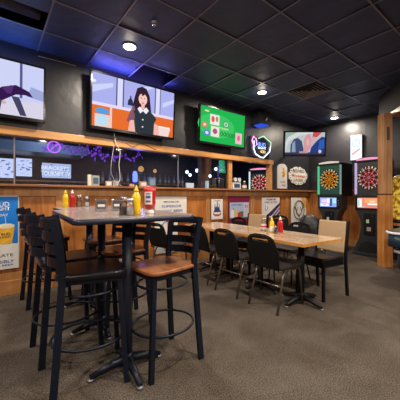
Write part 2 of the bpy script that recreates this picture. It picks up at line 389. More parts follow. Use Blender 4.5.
def banquet_chair():
    t = empty('banquet_chair', (0, 0, 0))
    # seat, front is +x
    pts = rrect(-.19, .22, -.20, .20, .07, 5)
    MB().prism(pts, 'z', .425, .475, True, .016).build('seat', SEATFAB, t)
    # back pad with hand slot near the top
    mb = MB(); L = []
    def bx_(z): return -.205 - (z - .45) * .20
    rows = [.455, .52, .60, .68, .745, .773, .783, .795, .807, .828, .842]
    def hw(z):
        w = .165 + .03 * math.sin(PI * min(1, (z - .45) / .33)) 
        if z > .76: w -= .06 * ((z - .76) / .082) ** 3
        return w
    cols = [-1, -.86, -.70, -.5, -.3, -.1, .1, .3, .5, .70, .86, 1]
    for side in (0, 1):
        G = []
        for z in rows:
            G.append([mb.bm.verts.new((bx_(z) - .02 * (1 - c * c) + (.013 if side else -.013), c * hw(z), z)) for c in cols])
        L.append(G)
    for v in mb.bm.verts: v.co.z = .43 + (v.co.z - .43) * .87
    nr, nc = len(rows), len(cols); hole = lambda i, j: 5 <= i <= 7 and 2 <= j <= 8
    fs = []
    for G in L:
        for i in range(nr - 1):
            for j in range(nc - 1):
                if not hole(i, j): fs.append(mb.bm.faces.new((G[i][j], G[i][j + 1], G[i + 1][j + 1], G[i + 1][j])))
    def wallq(a, b_):
        fs.append(mb.bm.faces.new((L[0][a[0]][a[1]], L[0][b_[0]][b_[1]], L[1][b_[0]][b_[1]], L[1][a[0]][a[1]])))
    for j in range(nc - 1): wallq((0, j), (0, j + 1)); wallq((nr - 1, j), (nr - 1, j + 1))
    for i in range(nr - 1): wallq((i, 0), (i + 1, 0)); wallq((i, nc - 1), (i + 1, nc - 1))
    for j in range(2, 9): wallq((5, j), (5, j + 1)); wallq((8, j), (8, j + 1))
    for i in range(5, 8): wallq((i, 2), (i + 1, 2)); wallq((i, 9), (i + 1, 9))
    bmesh.ops.recalc_face_normals(mb.bm, faces=fs); mb._fin(fs, False)
    mb.build('backrest', FABRIC, t)
    r = .0125
    # back frame hoop
    loop = [(-.20, -.175, .43)] + [(bx_(z) - .001, -(hw(z) + .004), z) for z in (.52, .60, .68, .76, .80, .83)] + [(bx_(.85), -.06, .852), (bx_(.85) - .018, 0, .854), (bx_(.85), .06, .852)] \
        + [(bx_(z) - .001, (hw(z) + .004), z) for z in (.83, .80, .76, .68, .60, .52)] + [(-.20, .175, .43)]
    loop = [(p_[0], p_[1], .43 + (p_[2] - .43) * .87) for p_ in loop]
    MB().tube(loop, .009, 6).build('back_frame', FABRIC, t)
    for sy in (-1, 1):
        MB().tube([(-.245, sy * .19, 0), (-.135, sy * .176, .34), (-.115, sy * .172, .39), (-.075, sy * .172, .416)], r, 8).build('leg', BRONZE, t)
        MB().tube([(.215, sy * .185, 0), (.185, sy * .172, .36), (.17, sy * .172, .40), (.13, sy * .172, .418)], r, 8).build('leg', BRONZE, t)
        MB().tube([(-.11, sy * .172, .414), (.13, sy * .172, .414)], r, 8).tube([(-.205, sy * .178, .43), (-.15, sy * .174, .408)], r, 8).build('side_rail', BRONZE, t)
    MB().tube([(-.163, -.178, .26), (-.163, .178, .26)], .007, 6).build('stretcher', BRONZE, t)
    return t
bc = banquet_chair(); GB = 'black banquet chairs around the dining tables'
bs = [(2.52, 1.85, 0, 'black stack chair tucked under the dining table, nearest the camera'),
      (2.52, 2.42, 1, 'middle black stack chair along the left side of the dining tables'),
      (2.56, 2.99, -2, 'black stack chair farthest up the left side of the dining tables, beside the bar tables'),
      (3.42, 2.30, 180, 'black stack chair across the dining table, behind the red ketchup bottle'),
      (3.40, 3.52, 184, 'black stack chair across the farther dining table, below the magenta poster'),
      (2.2, 3.60, 12, 'black stack chair by the panelled wall, partly behind the bar stools'),
      (4.15, 2.36, 200, 'black stack chair standing beyond the dining table with a bag hung over it'),
      (4.42, 3.30, 195, 'black stack chair near the wall behind the tan chair, below the swoosh poster')]
for k, (x, y, a, lab) in enumerate(bs):
    o = bc if k == 0 else copy_tree(bc)
    o.location = (x, y, 0); o.rotation_euler.z = math.radians(a); tag(o, lab, 'chair', GB)

def tan_chair():
    t = empty('padded_chair', (0, 0, 0))
    MB().prism(rrect(-.19, .215, -.20, .20, .04, 4), 'z', .42, .485, True, .02).build('seat', VINYL, t)
    MB().box(-.185, .20, -.185, .185, .375, .419).build('seat_frame', NEARBLACK, t)
    M = Matrix.Rotation(-.13, 4, 'Y')
    Mt = Matrix.Translation((-.20, 0, .48)) @ M
    MB().box(-.018, .018, -.185, .185, .03, .41, .012, Mt).build('backrest', TAN, t)
    for sy in (-1, 1):
        MB().tube([(-.235, sy * .20, 0), (-.20, sy * .20, .42), (-.203, sy * .20, .50), (-.257, sy * .20, .895)], .014, square=True).build('leg', NEARBLACK, t)
        MB().tube([(.195, sy * .185, 0), (.185, sy * .18, .40)], .014, square=True).build('leg', NEARBLACK, t)
    return t
tc1 = tan_chair()
tc1.location = (3.20, 1.71, 0); tc1.rotation_euler.z = math.radians(172)
tag(tc1, 'tan-backed black chair drawn up at the near right of the dining table', 'chair', 'tan-backed chairs')
tc2 = copy_tree(tc1); tc2.location = (3.36, 3.02, 0); tc2.rotation_euler.z = math.radians(182)
tag(tc2, 'tan-backed chair across the dining tables, farther of two, left of the bottles', 'chair', 'tan-backed chairs')

def dining_table(x, y, w, ln, rot, cols, lab):
    t = empty('dining_table', (x, y, 0), rot, lab, 'table', 'dining tables')
    MB().prism(rrect(-w / 2, w / 2, -ln / 2, ln / 2, .012, 2), 'z', .70, .728).build('edge_band', TABLEEDGE, t)
    MB().prism(rrect(-w / 2 + .003, w / 2 - .003, -ln / 2 + .003, ln / 2 - .003, .012, 2), 'z', .728, .732).build('tabletop', TABLETAN, t)
    for yy in cols: pedestal(t, 0, yy, .70, .27, NEARBLACK, .036)
dining_table(2.80, 2.03, .70, 1.23, -5, (-.33, .30), 'low tan laminate dining table with orange wood edge, nearest the camera')
dining_table(2.86, 3.16, .70, 1.00, -3, (-.2, .22), 'farther tan dining table, between the tan chair and the panelled wall')

# bag on the far chair
mb = MB(); mb.lathe([(.02, 0), (.10, .01), (.125, .10), (.12, .22), (.08, .31), (.03, .35)], 0, 0, 16)
o = mb.build('backpack', mat('black_nylon', (.016, .016, .02), .5, bump=.5, bscale=30)); o.scale = (1.0, 1.6, 1.2); o.location = (4.10, 2.37, .478); o.name = 'backpack'
tag(o, 'black bag slumped on the stack chair beyond the dining table', 'bag')
MB().tube([(.10, -.05, .05), (.13, -.06, .2), (.06, -.03, .34)], .01, 6).tube([(-.10, .05, .05), (-.13, .06, .2), (-.06, .03, .34)], .01, 6).build('strap', MATS['near_black'], o)

# ================================================================= TABLE ITEMS
def squeeze(name, x, y, z, m, lab, cat, k=1.0, grp=None, label_mat=None, txt=None, short=False):
    t = empty(name, (x, y, z), 0, lab, cat, grp)
    MB().lathe([(.026 * k, 0), (.031 * k, .004), (.031 * k, .05), (.027 * k, .075), (.031 * k, .10), (.029 * k, .13), (.015 * k, .152), (.014 * k, .158)], 0, 0, 20).build('bottle', m, t)
    c = MB().lathe([(.017 * k, .158), (.017 * k, .170), (.010 * k, .177), (.0055 * k, .195), (.004 * k, .203)], 0, 0, 16).build('cap', m if m is YEL else mat('cap_white', (.8, .8, .8), .4), t)
    if label_mat: MB().lathe([(.0315 * k, .02), (.0318 * k, .022), (.0318 * k, .078), (.0315 * k, .08)], 0, 0, 20).build('label_band', label_mat, t)
    return t
def upside_ketchup(x, y, z, lab, k=1.0):
    t = empty('ketchup_bottle', (x, y, z), 0, lab, 'bottle', 'ketchup bottles')
    mb = MB().lathe([(.020, .028), (.034, .05), (.040, .08), (.038, .12), (.042, .16), (.040, .195), (.026, .208)], 0, 0, 20); b_ = mb.build('bottle', RED, t)
    MB().lathe([(.027, 0), (.028, .004), (.027, .026), (.021, .03)], 0, 0, 18).build('cap', mat('cap_white', (.8, .8, .8), .4), t)
    mb = MB(); pts = [(.043 * math.cos(a), .043 * math.sin(a)) for a in [math.radians(x_) for x_ in range(195, 266, 10)]]
    for (p, q), (r_, s_) in zip(pts, pts[1:]): mb.quad([(p, q, .07), (r_, s_, .07), (r_, s_, .165), (p, q, .165)])
    mb.build('label', mat('ketchup_label', (.75, .72, .66), .4), t)
    mb = MB(); pts = [(.0435 * math.cos(a), .0435 * math.sin(a)) for a in [math.radians(x_) for x_ in range(210, 251, 10)]]
    for z0, z1 in ((.085, .10), (.115, .135), (.145, .153)):
        for (p, q), (r_, s_) in zip(pts, pts[1:]): mb.quad([(p, q, z0), (r_, s_, z0), (r_, s_, z1), (p, q, z1)])
    mb.build('label_print', BLUEINK, t); t.scale = (k * 1.1, k * 1.1, k * .95)
    return t
def shaker(x, y, z, lab, fill=SALT, k=1.0):
    t = empty('glass_shaker', (x, y, z), 0, lab, 'shaker', 'glass shakers')
    MB().lathe([(.021, 0), (.023, .004), (.021, .05), (.018, .075)], 0, 0, 16).build('jar', GLASS, t)
    MB().lathe([(.0185, .004), (.0195, .006), (.0185, .045)], 0, 0, 16).build('contents', fill, t)
    MB().lathe([(.0195, .075), (.0205, .078), (.0205, .092), (.014, .101)], 0, 0, 16).build('lid', CHROME, t)
    t.scale = (k * 1.15, k * 1.15, k * 1.15); return t
def napkin_caddy(x, y, z, rz, lab):
    t = empty('napkin_dispenser', (x, y, z), rz, lab, 'napkin dispenser', 'napkin dispensers')
    MB().box(-.05, .05, -.045, .045, 0, .12, .012).build('body', CHROME, t)
    MB().box(-.036, .036, -.048, -.0455, .02, .10, .001).build('face_plate', mat('dark_steel', (.30, .36, .45), .15, .9), t)
    MB().box(-.028, .028, -.052, -.047, .045, .07).build('napkin', WHITE, t); t.scale.z = .85
    return t
BT = 1.0712; DT = .7322
p1 = at(135.5, 217, Y=1.66)
squeeze('mustard_bottle', .795, 1.735, BT, YEL, 'yellow mustard squeeze bottle on the near bar table', 'bottle', 1.0, 'mustard bottles')
upside_ketchup(.93, 1.80, BT, 'big red ketchup bottle beside the mustard on the near bar table', 1.02)
shaker(.735, 1.70, BT, 'glass salt shaker with steel lid in front of the mustard bottle')
shaker(.72, 1.775, BT, 'glass shaker just behind the salt shaker on the near bar table', mat('pepper', (.10, .08, .07), .8), 1.1)
napkin_caddy(.90, 2.36, BT, -20, 'shiny napkin dispenser on the near bar table, right of two')
napkin_caddy(.755, 2.34, BT, -20, 'shiny napkin dispenser on the near bar table, left of two')
q = [(63.5, 'm'), (69, 'k'), (74.5, 's'), (81, 's2')]
squeeze('mustard_bottle', .68, 3.37, BT, YEL, 'yellow mustard bottle on the far bar table, left of the ketchup', 'bottle', 1, 'mustard bottles')
t = squeeze('ketchup_bottle', .755, 3.38, BT, RED, 'slim red ketchup bottle on the far bar table', 'bottle', 1, 'ketchup bottles')
shaker(.83, 3.38, BT, 'amber-filled glass shaker on the far bar table by the ketchup', mat('amber_fill', (.45, .22, .08), .5), 1.25)
shaker(.915, 3.38, BT, 'white-filled glass shaker on the far bar table, rightmost', SALT, 1.1)
# dining table
squeeze('mustard_bottle', 2.86, 2.17, DT, YEL, 'yellow-topped mustard bottle on the dining table', 'bottle', .98, 'mustard bottles', WHITE)
t = squeeze('ketchup_bottle', 2.97, 2.12, DT, RED, 'red ketchup bottle on the dining table in front of the stack chair', 'bottle', 1.15, 'ketchup bottles')
shaker(2.845, 2.10, DT, 'little glass shaker in front of the mustard on the dining table', mat('pepper', (.10, .08, .07), .8), .85)
t = empty('hot_sauce_jar', (2.93, 2.36, DT), 0, 'clear jar with pale label and reddish stripes behind the mustard', 'jar')
MB().lathe([(.034, 0), (.036, .01), (.036, .10), (.026, .125), (.024, .14)], 0, 0, 18).build('jar', GLASS, t)
MB().lathe([(.0365, .02), (.0372, .025), (.0372, .085), (.0365, .09)], 0, 0, 18).build('label_band', mat('pale_label', (.7, .62, .62), .4), t)
MB().lathe([(.0375, .045), (.0378, .047), (.0378, .065), (.0375, .067)], 0, 0, 18).build('stripe', REDINK, t)
MB().lathe([(.026, .14), (.027, .145), (.027, .162), (.02, .166)], 0, 0, 18).build('lid', CHROME, t)

# ================================================================= TELEVISIONS
def tv(name, loc, rz, w, h, tilt, lab, bez=.022):
    t = empty(name, loc, rz, lab, 'television', 'wall televisions')
    t.rotation_euler = (math.radians(tilt), 0, math.radians(rz))
    MB().box(-w / 2, w / 2, -.0, .055, -h / 2, h / 2, .006).build('housing', BLACKPLASTIC, t)
    mb = MB(); b0 = bez
    mb.box(-w / 2, w / 2, -.012, 0, h / 2 - b0, h / 2).box(-w / 2, w / 2, -.012, 0, -h / 2, -h / 2 + b0 * 1.7)
    mb.box(-w / 2, -w / 2 + b0, -.012, 0, -h / 2, h / 2).box(w / 2 - b0, w / 2, -.012, 0, -h / 2, h / 2)
    mb.build('bezel', mat('gloss_black', (.012, .012, .016), .15), t)
    MB().box(-.12, .12, .055, .095, -.12, .12).build('wall_mount', GREYMET, t)
    return t, (-w / 2 + b0, w / 2 - b0, -h / 2 + b0 * 1.7, h / 2 - b0)
def picture(t, ext, layers, s):
    x0, x1, z0, z1 = ext; mb = MB(); W = lambda u, v: (x0 + u * (x1 - x0), z0 + v * (z1 - z0)); y = -.001
    for name, col, shp in layers:
        mb.use(emi('screen_' + name, col, s)); y -= .00012
        if shp[0] == 'r': _, a, b_, c, d_ = shp; mb.flat([W(a, b_), W(c, b_), W(c, d_), W(a, d_)], y)
        elif shp[0] == 'e':
            _, a, b_, r, q_ = shp; mb.flat([W(a + r * math.cos(2 * PI * i / 18), b_ + q_ * math.sin(2 * PI * i / 18)) for i in range(18)], y)
        else: mb.flat([W(*pp) for pp in shp[1]], y)
    return mb.build('screen', None, t)
LAV = (.34, .36, .74); 
# television 1 (upper left, cut by the frame)
t, e = tv('television', (-.02, 3.86, 2.455), 0, 1.14, .68, 4, 'large wall television at the upper left, showing a purple umbrella')
picture(t, e, [('tvbg1', (.55, .60, .88), ('r', 0, 0, 1, 1)), ('tvl', (.30, .35, .70), ('r', 0, 0, .52, 1)), ('tvwhite', (.85, .86, .95), ('r', .53, .25, .60, 1)),
    ('tvpale', (.62, .66, .92), ('r', .60, 0, .78, 1)), ('tvpost', (.10, .11, .28), ('r', .775, .35, .80, 1)), ('tvpale2', (.60, .64, .93), ('r', .80, .3, 1, 1)),
    ('tvfloor', (.70, .66, .80), ('p', [(.5, 0), (1, 0), (1, .33), (.5, .22)])), ('tvroof', (.35, .40, .68), ('p', [(.84, .40), (1, .36), (1, .55), (.88, .60)])),
    ('umb', (.035, .01, .075), ('p', [(.55, .18), (.545, .38), (.62, .50), (.74, .58), (.86, .50), (.90, .40), (.82, .42), (.74, .40), (.66, .30), (.60, .22)])),
    ('umb2', (.09, .03, .16), ('p', [(.62, .48), (.70, .56), (.72, .55), (.70, .40), (.66, .40)])),
    ('legs', (.06, .06, .12), ('p', [(.70, .36), (.77, .36), (.84, .02), (.78, .02)])), ('legs', (.06, .06, .12), ('p', [(.56, .24), (.62, .26), (.60, .04), (.56, .04)])),
    ('skin', (.7, .4, .38), ('e', .635, .22, .02, .03)), ('teal', (.15, .35, .45), ('r', .5, .22, .56, .30))], 1.0)
# television 2: woman in a dark dress with white collar
t, e = tv('television', (1.765, 3.84, 2.535), 0, 1.36, .79, 4, 'large television showing a dark-haired woman, above the wooden rail')
picture(t, e, [('lav', (.42, .44, .86), ('r', 0, 0, 1, 1)), ('lavw', (.72, .72, .98), ('r', .27, .3, .33, 1)), ('lavd', (.10, .10, .26), ('r', .255, .42, .27, 1)), ('lavd', (.10, .10, .26), ('r', .33, .42, .345, 1)),
    ('lavd', (.10, .10, .26), ('r', .73, .42, .745, 1)), ('lavw', (.72, .72, .98), ('r', .745, .42, .80, 1)), ('lavd', (.10, .10, .26), ('r', .80, .42, .81, 1)),
    ('lavp', (.62, .66, .97), ('p', [(0, .62), (.22, .80), (.22, .88), (0, .76)])), ('lavp', (.62, .66, .97), ('p', [(.52, .80), (.72, 1.0), (.64, 1.0), (.50, .90)])),('lavp', (.62, .66, .97), ('p', [(.84, .62), (1, .78), (1, .86), (.84, .72)])),
    ('counter', (.80, .72, .90), ('r', 0, .40, 1, .46)), ('orange', (.82, .16, .03), ('r', 0, 0, 1, .40)), ('peach', (.9, .62, .55), ('r', .19, 0, .215, .42)),
    ('blueobj', (.10, .35, .75), ('e', .11, .30, .075, .06)), ('peach', (.9, .62, .55), ('r', .03, .0, .19, .24)), ('cyan', (.5, .75, .9), ('r', .05, .03, .16, .22)), ('whiteobj', (.9, .85, .88), ('e', .01, .84, .03, .03)),
    ('bottle', (.03, .03, .08), ('p', [(.39, .52), (.46, .52), (.45, .62), (.435, .66), (.43, .72), (.42, .72), (.415, .66), (.395, .62)])),
    ('hair', (.035, .015, .03), ('p', [(.46, .15), (.44, .45), (.47, .70), (.50, .90), (.56, .96), (.62, .93), (.66, .80), (.68, .55), (.70, .30), (.66, .2), (.5, .2)])),
    ('hairs', (.25, .10, .14), ('p', [(.38, .2), (.42, .40), (.47, .55), (.50, .3), (.46, .15)])),
    ('face', (.92, .58, .52), ('e', .575, .70, .055, .12)), ('fringe', (.04, .015, .03), ('p', [(.52, .78), (.53, .90), (.62, .90), (.635, .76), (.60, .82), (.57, .76), (.55, .82)])),
    ('lips', (.75, .12, .18), ('e', .575, .625, .016, .014)), ('eyes', (.03, .02, .03), ('r', .545, .715, .56, .73)), ('eyes', (.03, .02, .03), ('r', .587, .715, .602, .73)),
    ('neck', (.85, .50, .45), ('r', .555, .50, .60, .60)),
    ('dress', (.030, .040, .050), ('p', [(.46, 0), (.48, .35), (.46, .42), (.52, .50), (.66, .50), (.73, .40), (.76, .34), (.73, .25), (.72, 0)])),
    ('collar', (.88, .86, .95), ('p', [(.51, .49), (.54, .54), (.58, .48), (.62, .55), (.655, .49), (.62, .41), (.58, .46), (.545, .40)])),
    ('button', (.8, .75, .75), ('e', .58, .28, .011, .015)), ('button', (.8, .75, .75), ('e', .58, .13, .011, .015)),
    ('arm', (.88, .50, .42), ('p', [(.40, 0), (.42, .22), (.47, .24), (.49, 0)])), ('arm', (.88, .50, .42), ('p', [(.73, 0), (.73, .24), (.78, .22), (.80, 0)])),
    ('cup', (.92, .70, .68), ('p', [(.80, 0), (.785, .20), (.96, .18), (.93, 0)])), ('cupt', (.98, .85, .85), ('r', .79, .18, .95, .21))], 1.0)
MB().box(-.015, .015, -.015, -.011, -.375, -.370).build('logo_strip', GREYMET, t)
def led(tvo, w, h, e_, col):  # glowing strip and upward light, added to tint the ceiling blue
    MB().box(-w, w, .04, .052, h, h + .006).build('led_strip', emi('led_' + str(col), col, 3), tvo)
    la = bpy.data.lights.new('led_light', 'AREA'); la.shape = 'RECTANGLE'; la.size = 2 * w; la.size_y = .02; la.energy = e_; la.color = col
    lo = bpy.data.objects.new('led_light', la); C.objects.link(lo); lo.parent = tvo; lo.location = (0, .046, h + .012); lo.rotation_euler = (PI, 0, 0)
led(t, .6, .395, 9, (.22, .20, 1.0))
led([o for o in C.objects if o.name == 'television'][0], .5, .34, 3, (.15, .3, 1.0))
# television 3: green card game
t, e = tv('television', (3.57, 3.84, 2.515), 0, 1.20, .70, 3, 'television showing a green card game screen, above the wooden rail')
L = [('green', (.02, .50, .09), ('r', 0, 0, 1, 1)), ('green2', (.05, .62, .14), ('e', .35, .5, .4, .35)), ('pcream', (.85, .80, .45), ('e', .13, .88, .05, .025)),
     ('card', (.92, .86, .80), ('r', .20, .52, .40, .82)), ('cardred', (.75, .12, .10), ('e', .26, .68, .035, .09)), ('cardbr', (.55, .28, .18), ('e', .345, .70, .03, .08)),
     ('pchip', (.10, .35, .22), ('e', .55, .60, .075, .10)), ('chipw', (.70, .85, .60), ('e', .55, .60, .05, .065)), ('green2', (.05, .62, .14), ('e', .55, .60, .033, .042)),
     ('red', (.85, .15, .15), ('e', .09, .48, .055, .075)), ('pinkw', (.9, .75, .7), ('e', .09, .48, .03, .04)), ('blue', (.12, .20, .75), ('e', .14, .26, .065, .085)), ('bluew', (.75, .8, .95), ('e', .14, .26, .035, .045)),
     ('card2', (.88, .85, .72), ('r', .22, .18, .40, .48)), ('plum', (.45, .10, .25), ('e', .31, .34, .05, .08)), ('pk', (.92, .55, .62), ('r', .78, .08, .94, .42)), ('pk2', (.80, .16, .30), ('e', .86, .26, .035, .09))]
picture(t, e, L, .95)
W_ = e[1] - e[0]; Hh = e[3] - e[2]
text(t, 'screen_text', '00000', e[0] + .59 * W_, e[2] + .30 * Hh, .34 * W_, emi('screen_dg', (.02, .20, .05), 1), -.006, .13 * Hh)
text(t, 'screen_text', 'POKER', e[0] + .50 * W_, e[2] + .46 * Hh, .22 * W_, emi('screen_yl', (.75, .85, .45), 1), -.006, .06 * Hh)
# television 4, angled in the corner
t, e = tv('television', (5.72, 3.42, 2.40), -37.9, .97, .58, 5, 'angled corner television showing pale and blue shapes, above the oval sign', .03)
picture(t, e, [('grey1', (.62, .68, .70), ('r', 0, 0, 1, 1)), ('pale3', (.82, .85, .86), ('p', [(0, .1), (.1, .6), (.35, .85), (.6, .9), (.8, 1), (0, 1)])), ('grn', (.42, .55, .50), ('p', [(0, .55), (.08, .8), (.3, 1), (0, 1)])),
    ('dkb', (.06, .09, .20), ('p', [(.13, 0), (.14, .45), (.22, .70), (.32, .75), (.42, .60), (.47, .25), (.46, 0)])), ('mid', (.35, .42, .58), ('p', [(.17, .1), (.18, .5), (.25, .62), (.27, .1)])),
    ('pinkp', (.85, .38, .45), ('p', [(.48, .1), (.47, .65), (.54, .90), (.62, .95), (.68, .55), (.62, .2)])), ('skin4', (.85, .55, .52), ('e', .57, .55, .045, .18)), ('redp', (.75, .10, .12), ('p', [(.68, .68), (.70, 1), (.92, 1), (.80, .78)])), ('skin5', (.80, .52, .55), ('p', [(.64, .5), (.7, .8), (.8, .78), (.72, .4)])),
    ('dkblue', (.03, .06, .28), ('p', [(.62, 0), (.66, .32), (.80, .62), (.92, .80), (1, .78), (1, 0)])), ('dkblue2', (.04, .14, .55), ('p', [(.84, .2), (.86, .6), (.98, .7), (1, .3)])),
    ('bar', (.05, .05, .12), ('r', 0, 0, 1, .09)), ('bar2', (.6, .35, .4), ('r', .36, .05, .58, .14)), ('ball', (.75, .70, .95), ('e', .885, .13, .04, .08))], .8)
mb = MB().tube([(0, .095, 0), (.1, .40, .06)], .02, 8); mb.build('mount_arm', GREYMET, t)

# cables hanging from television 2
def cable(pts, r, m, lab, cat='cable', nm='cable'):
    P = [Vector(p) for p in pts]; Q = []
    for i in range(len(P) - 1):
        p0, p1_, p2, p3 = P[max(i - 1, 0)], P[i], P[i + 1], P[min(i + 2, len(P) - 1)]
        for k in range(5):
            u = k / 5; Q.append(.5 * ((2 * p1_) + (p2 - p0) * u + (2 * p0 - 5 * p1_ + 4 * p2 - p3) * u * u + (3 * p1_ - p0 - 3 * p2 + p3) * u ** 3))
    Q.append(P[-1]); return tag(MB().tube(Q, r, 6).build(nm, m), lab, cat)
Yc = 3.945
cable([at(114, 133, 3.93), at(116, 143, 3.93), at(120, 152, Yc - .03), at(119, 165, Yc), at(120, 178, Yc), Vector((at(117, 187, 3.93).x, 3.93, 1.350))], .006, WHITECABLE, 'white cable hanging from the television to the ledge, the straighter one')
cable([at(114, 146, 3.95), at(112, 158, Yc), at(111, 172, Yc), at(116, 182, Yc), Vector((at(122, 188, 3.93).x, 3.93, 1.350))], .005, mat('dim_cable', (.42, .40, .42), .5), 'thin pale cable curving down in front of the glass, left of the other')
cable([at(126, 143, 3.962), at(133, 147, 3.962), at(140, 143.5, 3.962), at(148, 146, 3.962), at(156, 150, 3.962)], .004, NEARBLACK, 'black cable drooping over the wooden rail under the television')
cable([at(38, 56, 3.995), at(58, 61, 3.995), at(76, 66, 3.995)], .006, mat('dull_pipe', (.30, .28, .26), .4, .4), 'thin pale conduit along the top of the wall between televisions', 'conduit', 'conduit')

# wall speaker with blue-lit underside
sp = at(261.5, 121, 3.86); t = empty('wall_speaker', (sp.x, 3.86, sp.z), 0, 'black wall speaker with a blue light beneath, high by the neon sign', 'speaker')
MB().box(-.2, .2, -.13, .13, -.10, .16, .01).build('cabinet', BLACKPLASTIC, t)
MB().prism([(-.15 + .3 * i / 8, -.10 - .03 * math.sin(PI * i / 8)) for i in range(9)], 'y', -.12, .10).build('light_strip', emi('blue_led', (.04, .10, .8), .9), t)
MB().tube([(-.02, -.134, -.03), (.0, -.15, .02), (.03, -.134, .04)], .018, 8).build('emblem', GREYMET, t)

# ================================================================= NEON + SIGNS (on the left wall beyond the opening)
def on_wall(px, py): return at(px, py, 3.985)
c0 = on_wall(259.5, 147)
t = empty('neon_sign', (c0.x, 3.975, c0.z), 0, 'crest-shaped neon sign glowing white and purple, right of the green television', 'neon sign')
def nline(pts, m, r=.012, nm='tube', closed=True):
    P = []
    for px, py in pts: v = on_wall(px, py); P.append((v.x - c0.x, -.035, v.z - c0.z))
    return MB().tube(P, r, 6, closed).build(nm, m, t)
MB().box(-.33, .33, -.012, .012, -.24, .22, .01).build('backing', mat('dark_acrylic', (.02, .02, .04), .2), t)
NW = emi('neon_white', (.75, .80, 1.0), 2.6); NP = emi('neon_pink', (.9, .35, .75), 2.2); NB = emi('neon_blue', (.15, .35, 1.0), 2.2); NY = emi('neon_yellow', (.9, .7, .25), 1.6); NG = emi('neon_green', (.5, .95, .6), 1.2)
nline([(252.5, 141), (252, 148), (254, 154), (259, 157.5), (262, 158), (265, 155), (268, 152), (269, 147)], NW, closed=False)
nline([(252, 136.5), (250.5, 141), (253, 147), (255.5, 145), (254.5, 139)], NP)
nline([(257, 138.5), (262, 136.5), (266, 140), (269.5, 143), (269, 147)], NG, closed=False)
text(t, 'neon_letters', 'BUD', .02, .045, .25, NB, -.05, .09); text(t, 'neon_letters', 'LIGHT', .02, -.03, .28, NW, -.05, .05)
text(t, 'neon_letters', '@', .05, -.11, .20, NY, -.05, .07)

# tall white sign with orange emblem
c = at(282, 176.3, 3.985); t = empty('bottle_sign', (c.x, 3.985, c.z), 0, 'tall white rounded sign with an orange emblem, beside the opening post', 'sign')
sw_, sh = .185, .30
P = [(-sw_, -sh), (sw_, -sh), (sw_, sh * .72), (sw_ * .7, sh * .93), (sw_ * .25, sh), (-sw_ * .25, sh), (-sw_ * .7, sh * .93), (-sw_, sh * .72)]
MB().prism(P, 'y', -.02, .01).build('panel', mat('sign_grey', (.62, .60, .58), .35), t)
MB().flat([(-.05, .10), (.05, .0), (.11, .04), (.06, .20), (-.02, .22), (.02, .12)], -.022).flat([(-.02, -.02), (.08, -.02), (.08, .04), (-.02, .04)], -.022).build('emblem', mat('amber_print', (.65, .30, .03), .4), t)
text(t, 'sign_text', 'LITE', .0, -.14, .17, DARKINK, -.022, .04); text(t, 'sign_text', 'BEER', .04, -.22, .16, REDINK, -.022, .03)
# oval tin sign with cut-out rim letters
c = at(298, 176, 3.985); t = empty('oval_sign', (c.x, 3.985, c.z), 0, 'oval cream tin sign with red script and scalloped rim, on the black wall', 'sign')
RX, RZ = .40, .225
mb = MB(); P = []
for i in range(48):
    a = 2 * PI * i / 48; k = 1 + (.07 if (i // 2) % 2 else 0); P.append((RX * k * math.cos(a), RZ * k * math.sin(a)))
mb.prism(P, 'y', -.012, .01); mb.build('panel', mat('tin_cream', (.68, .64, .56), .45), t)
mb = MB(); mb.flat([(-.42, -.035), (.42, -.02), (.42, .06), (-.42, .045)], -.014); mb.build('banner', mat('tin_white', (.8, .78, .74), .4), t)
text(t, 'sign_text', 'Milwaukee', 0, .01, .60, REDINK, -.016, .075)
text(t, 'sign_text', 'BREWING', 0, .125, .48, DARKINK, -.016, .085); text(t, 'sign_text', 'LAGER', 0, -.11, .42, mat('olive_ink', (.16, .13, .06), .5), -.016, .07)
mb = MB()
for i in range(20):
    a = 2 * PI * i / 20
    mb.disc(RX * .93 * math.cos(a), RZ * .90 * math.sin(a), .022, .014, -.014, 8)
mb.build('rim_print', DARKINK, t)

# ---------------------------------------------------------------- posters
def poster(name, x0, x1, z0, z1, lab, m=WHITE, cat='poster', y=3.98):
    t = empty(name, ((x0 + x1) / 2, y, (z0 + z1) / 2), 0, lab, cat, 'posters on the panelled wall')
    w, h = (x1 - x0) / 2, (z1 - z0) / 2
    MB().box(-w, w, -.003, .003, -h, h).build('sheet', m, t); return t, w, h
# blue beer poster
t, w, h = poster('beer_poster', -.30, .285, .325, 1.205, 'blue poster with a cup of beer, at the left edge of the panelled wall', mat('poster_blue', (.01, .20, .72), .35, var=.35, vscale=4), y=3.98)
MB().flat([(-w, -h), (w, -h), (w, -h + .30), (-w, -h + .30)], -.004).build('white_panel', WHITE, t)
MB().box(-w, w, -.005, 0, h - .012, h).box(w - .012, w, -.005, 0, -h, h).build('border', mat('pale_border', (.55, .62, .55), .4), t)
text(t, 'poster_text', 'BUD', .125, h - .105, .14, WHITE, -.005, .055); text(t, 'poster_text', 'LIGHT', .12, h - .158, .16, WHITE, -.005, .042)
text(t, 'poster_text', 'EASY BY DAY', .06, h - .232, .24, WHITE, -.005, .03)
text(t, 'poster_text', 'CELEBRATE', .06, -h + .165, .34, DARKINK, -.005, .035); text(t, 'poster_text', 'RESPONSIBLY', .06, -h + .09, .36, BLUEINK, -.005, .035); text(t, 'poster_text', 'ENJOY A BEER', .07, -h + .045, .33, BLUEINK, -.005, .025)
MB().flat([(.10, -h + .30), (.22, -h + .30), (.245, .055), (.075, .055)], -.005).build('cup_print', mat('beer_gold', (.85, .48, .04), .4), t)
MB().disc(.16, .075, .09, .03, -.0055).build('foam_print', mat('foam', (.85, .78, .6), .5), t)
MB().flat([(.155, .09), (.163, .09), (.155, .20), (.147, .20)], -.0052).build('straw_print', mat('straw_blue', (.4, .6, .85), .4), t)
text(t, 'cup_text', 'BUD', .16, -.02, .09, DARKINK, -.006, .03); text(t, 'cup_text', 'LIGHT', .16, -.055, .11, DARKINK, -.006, .025)
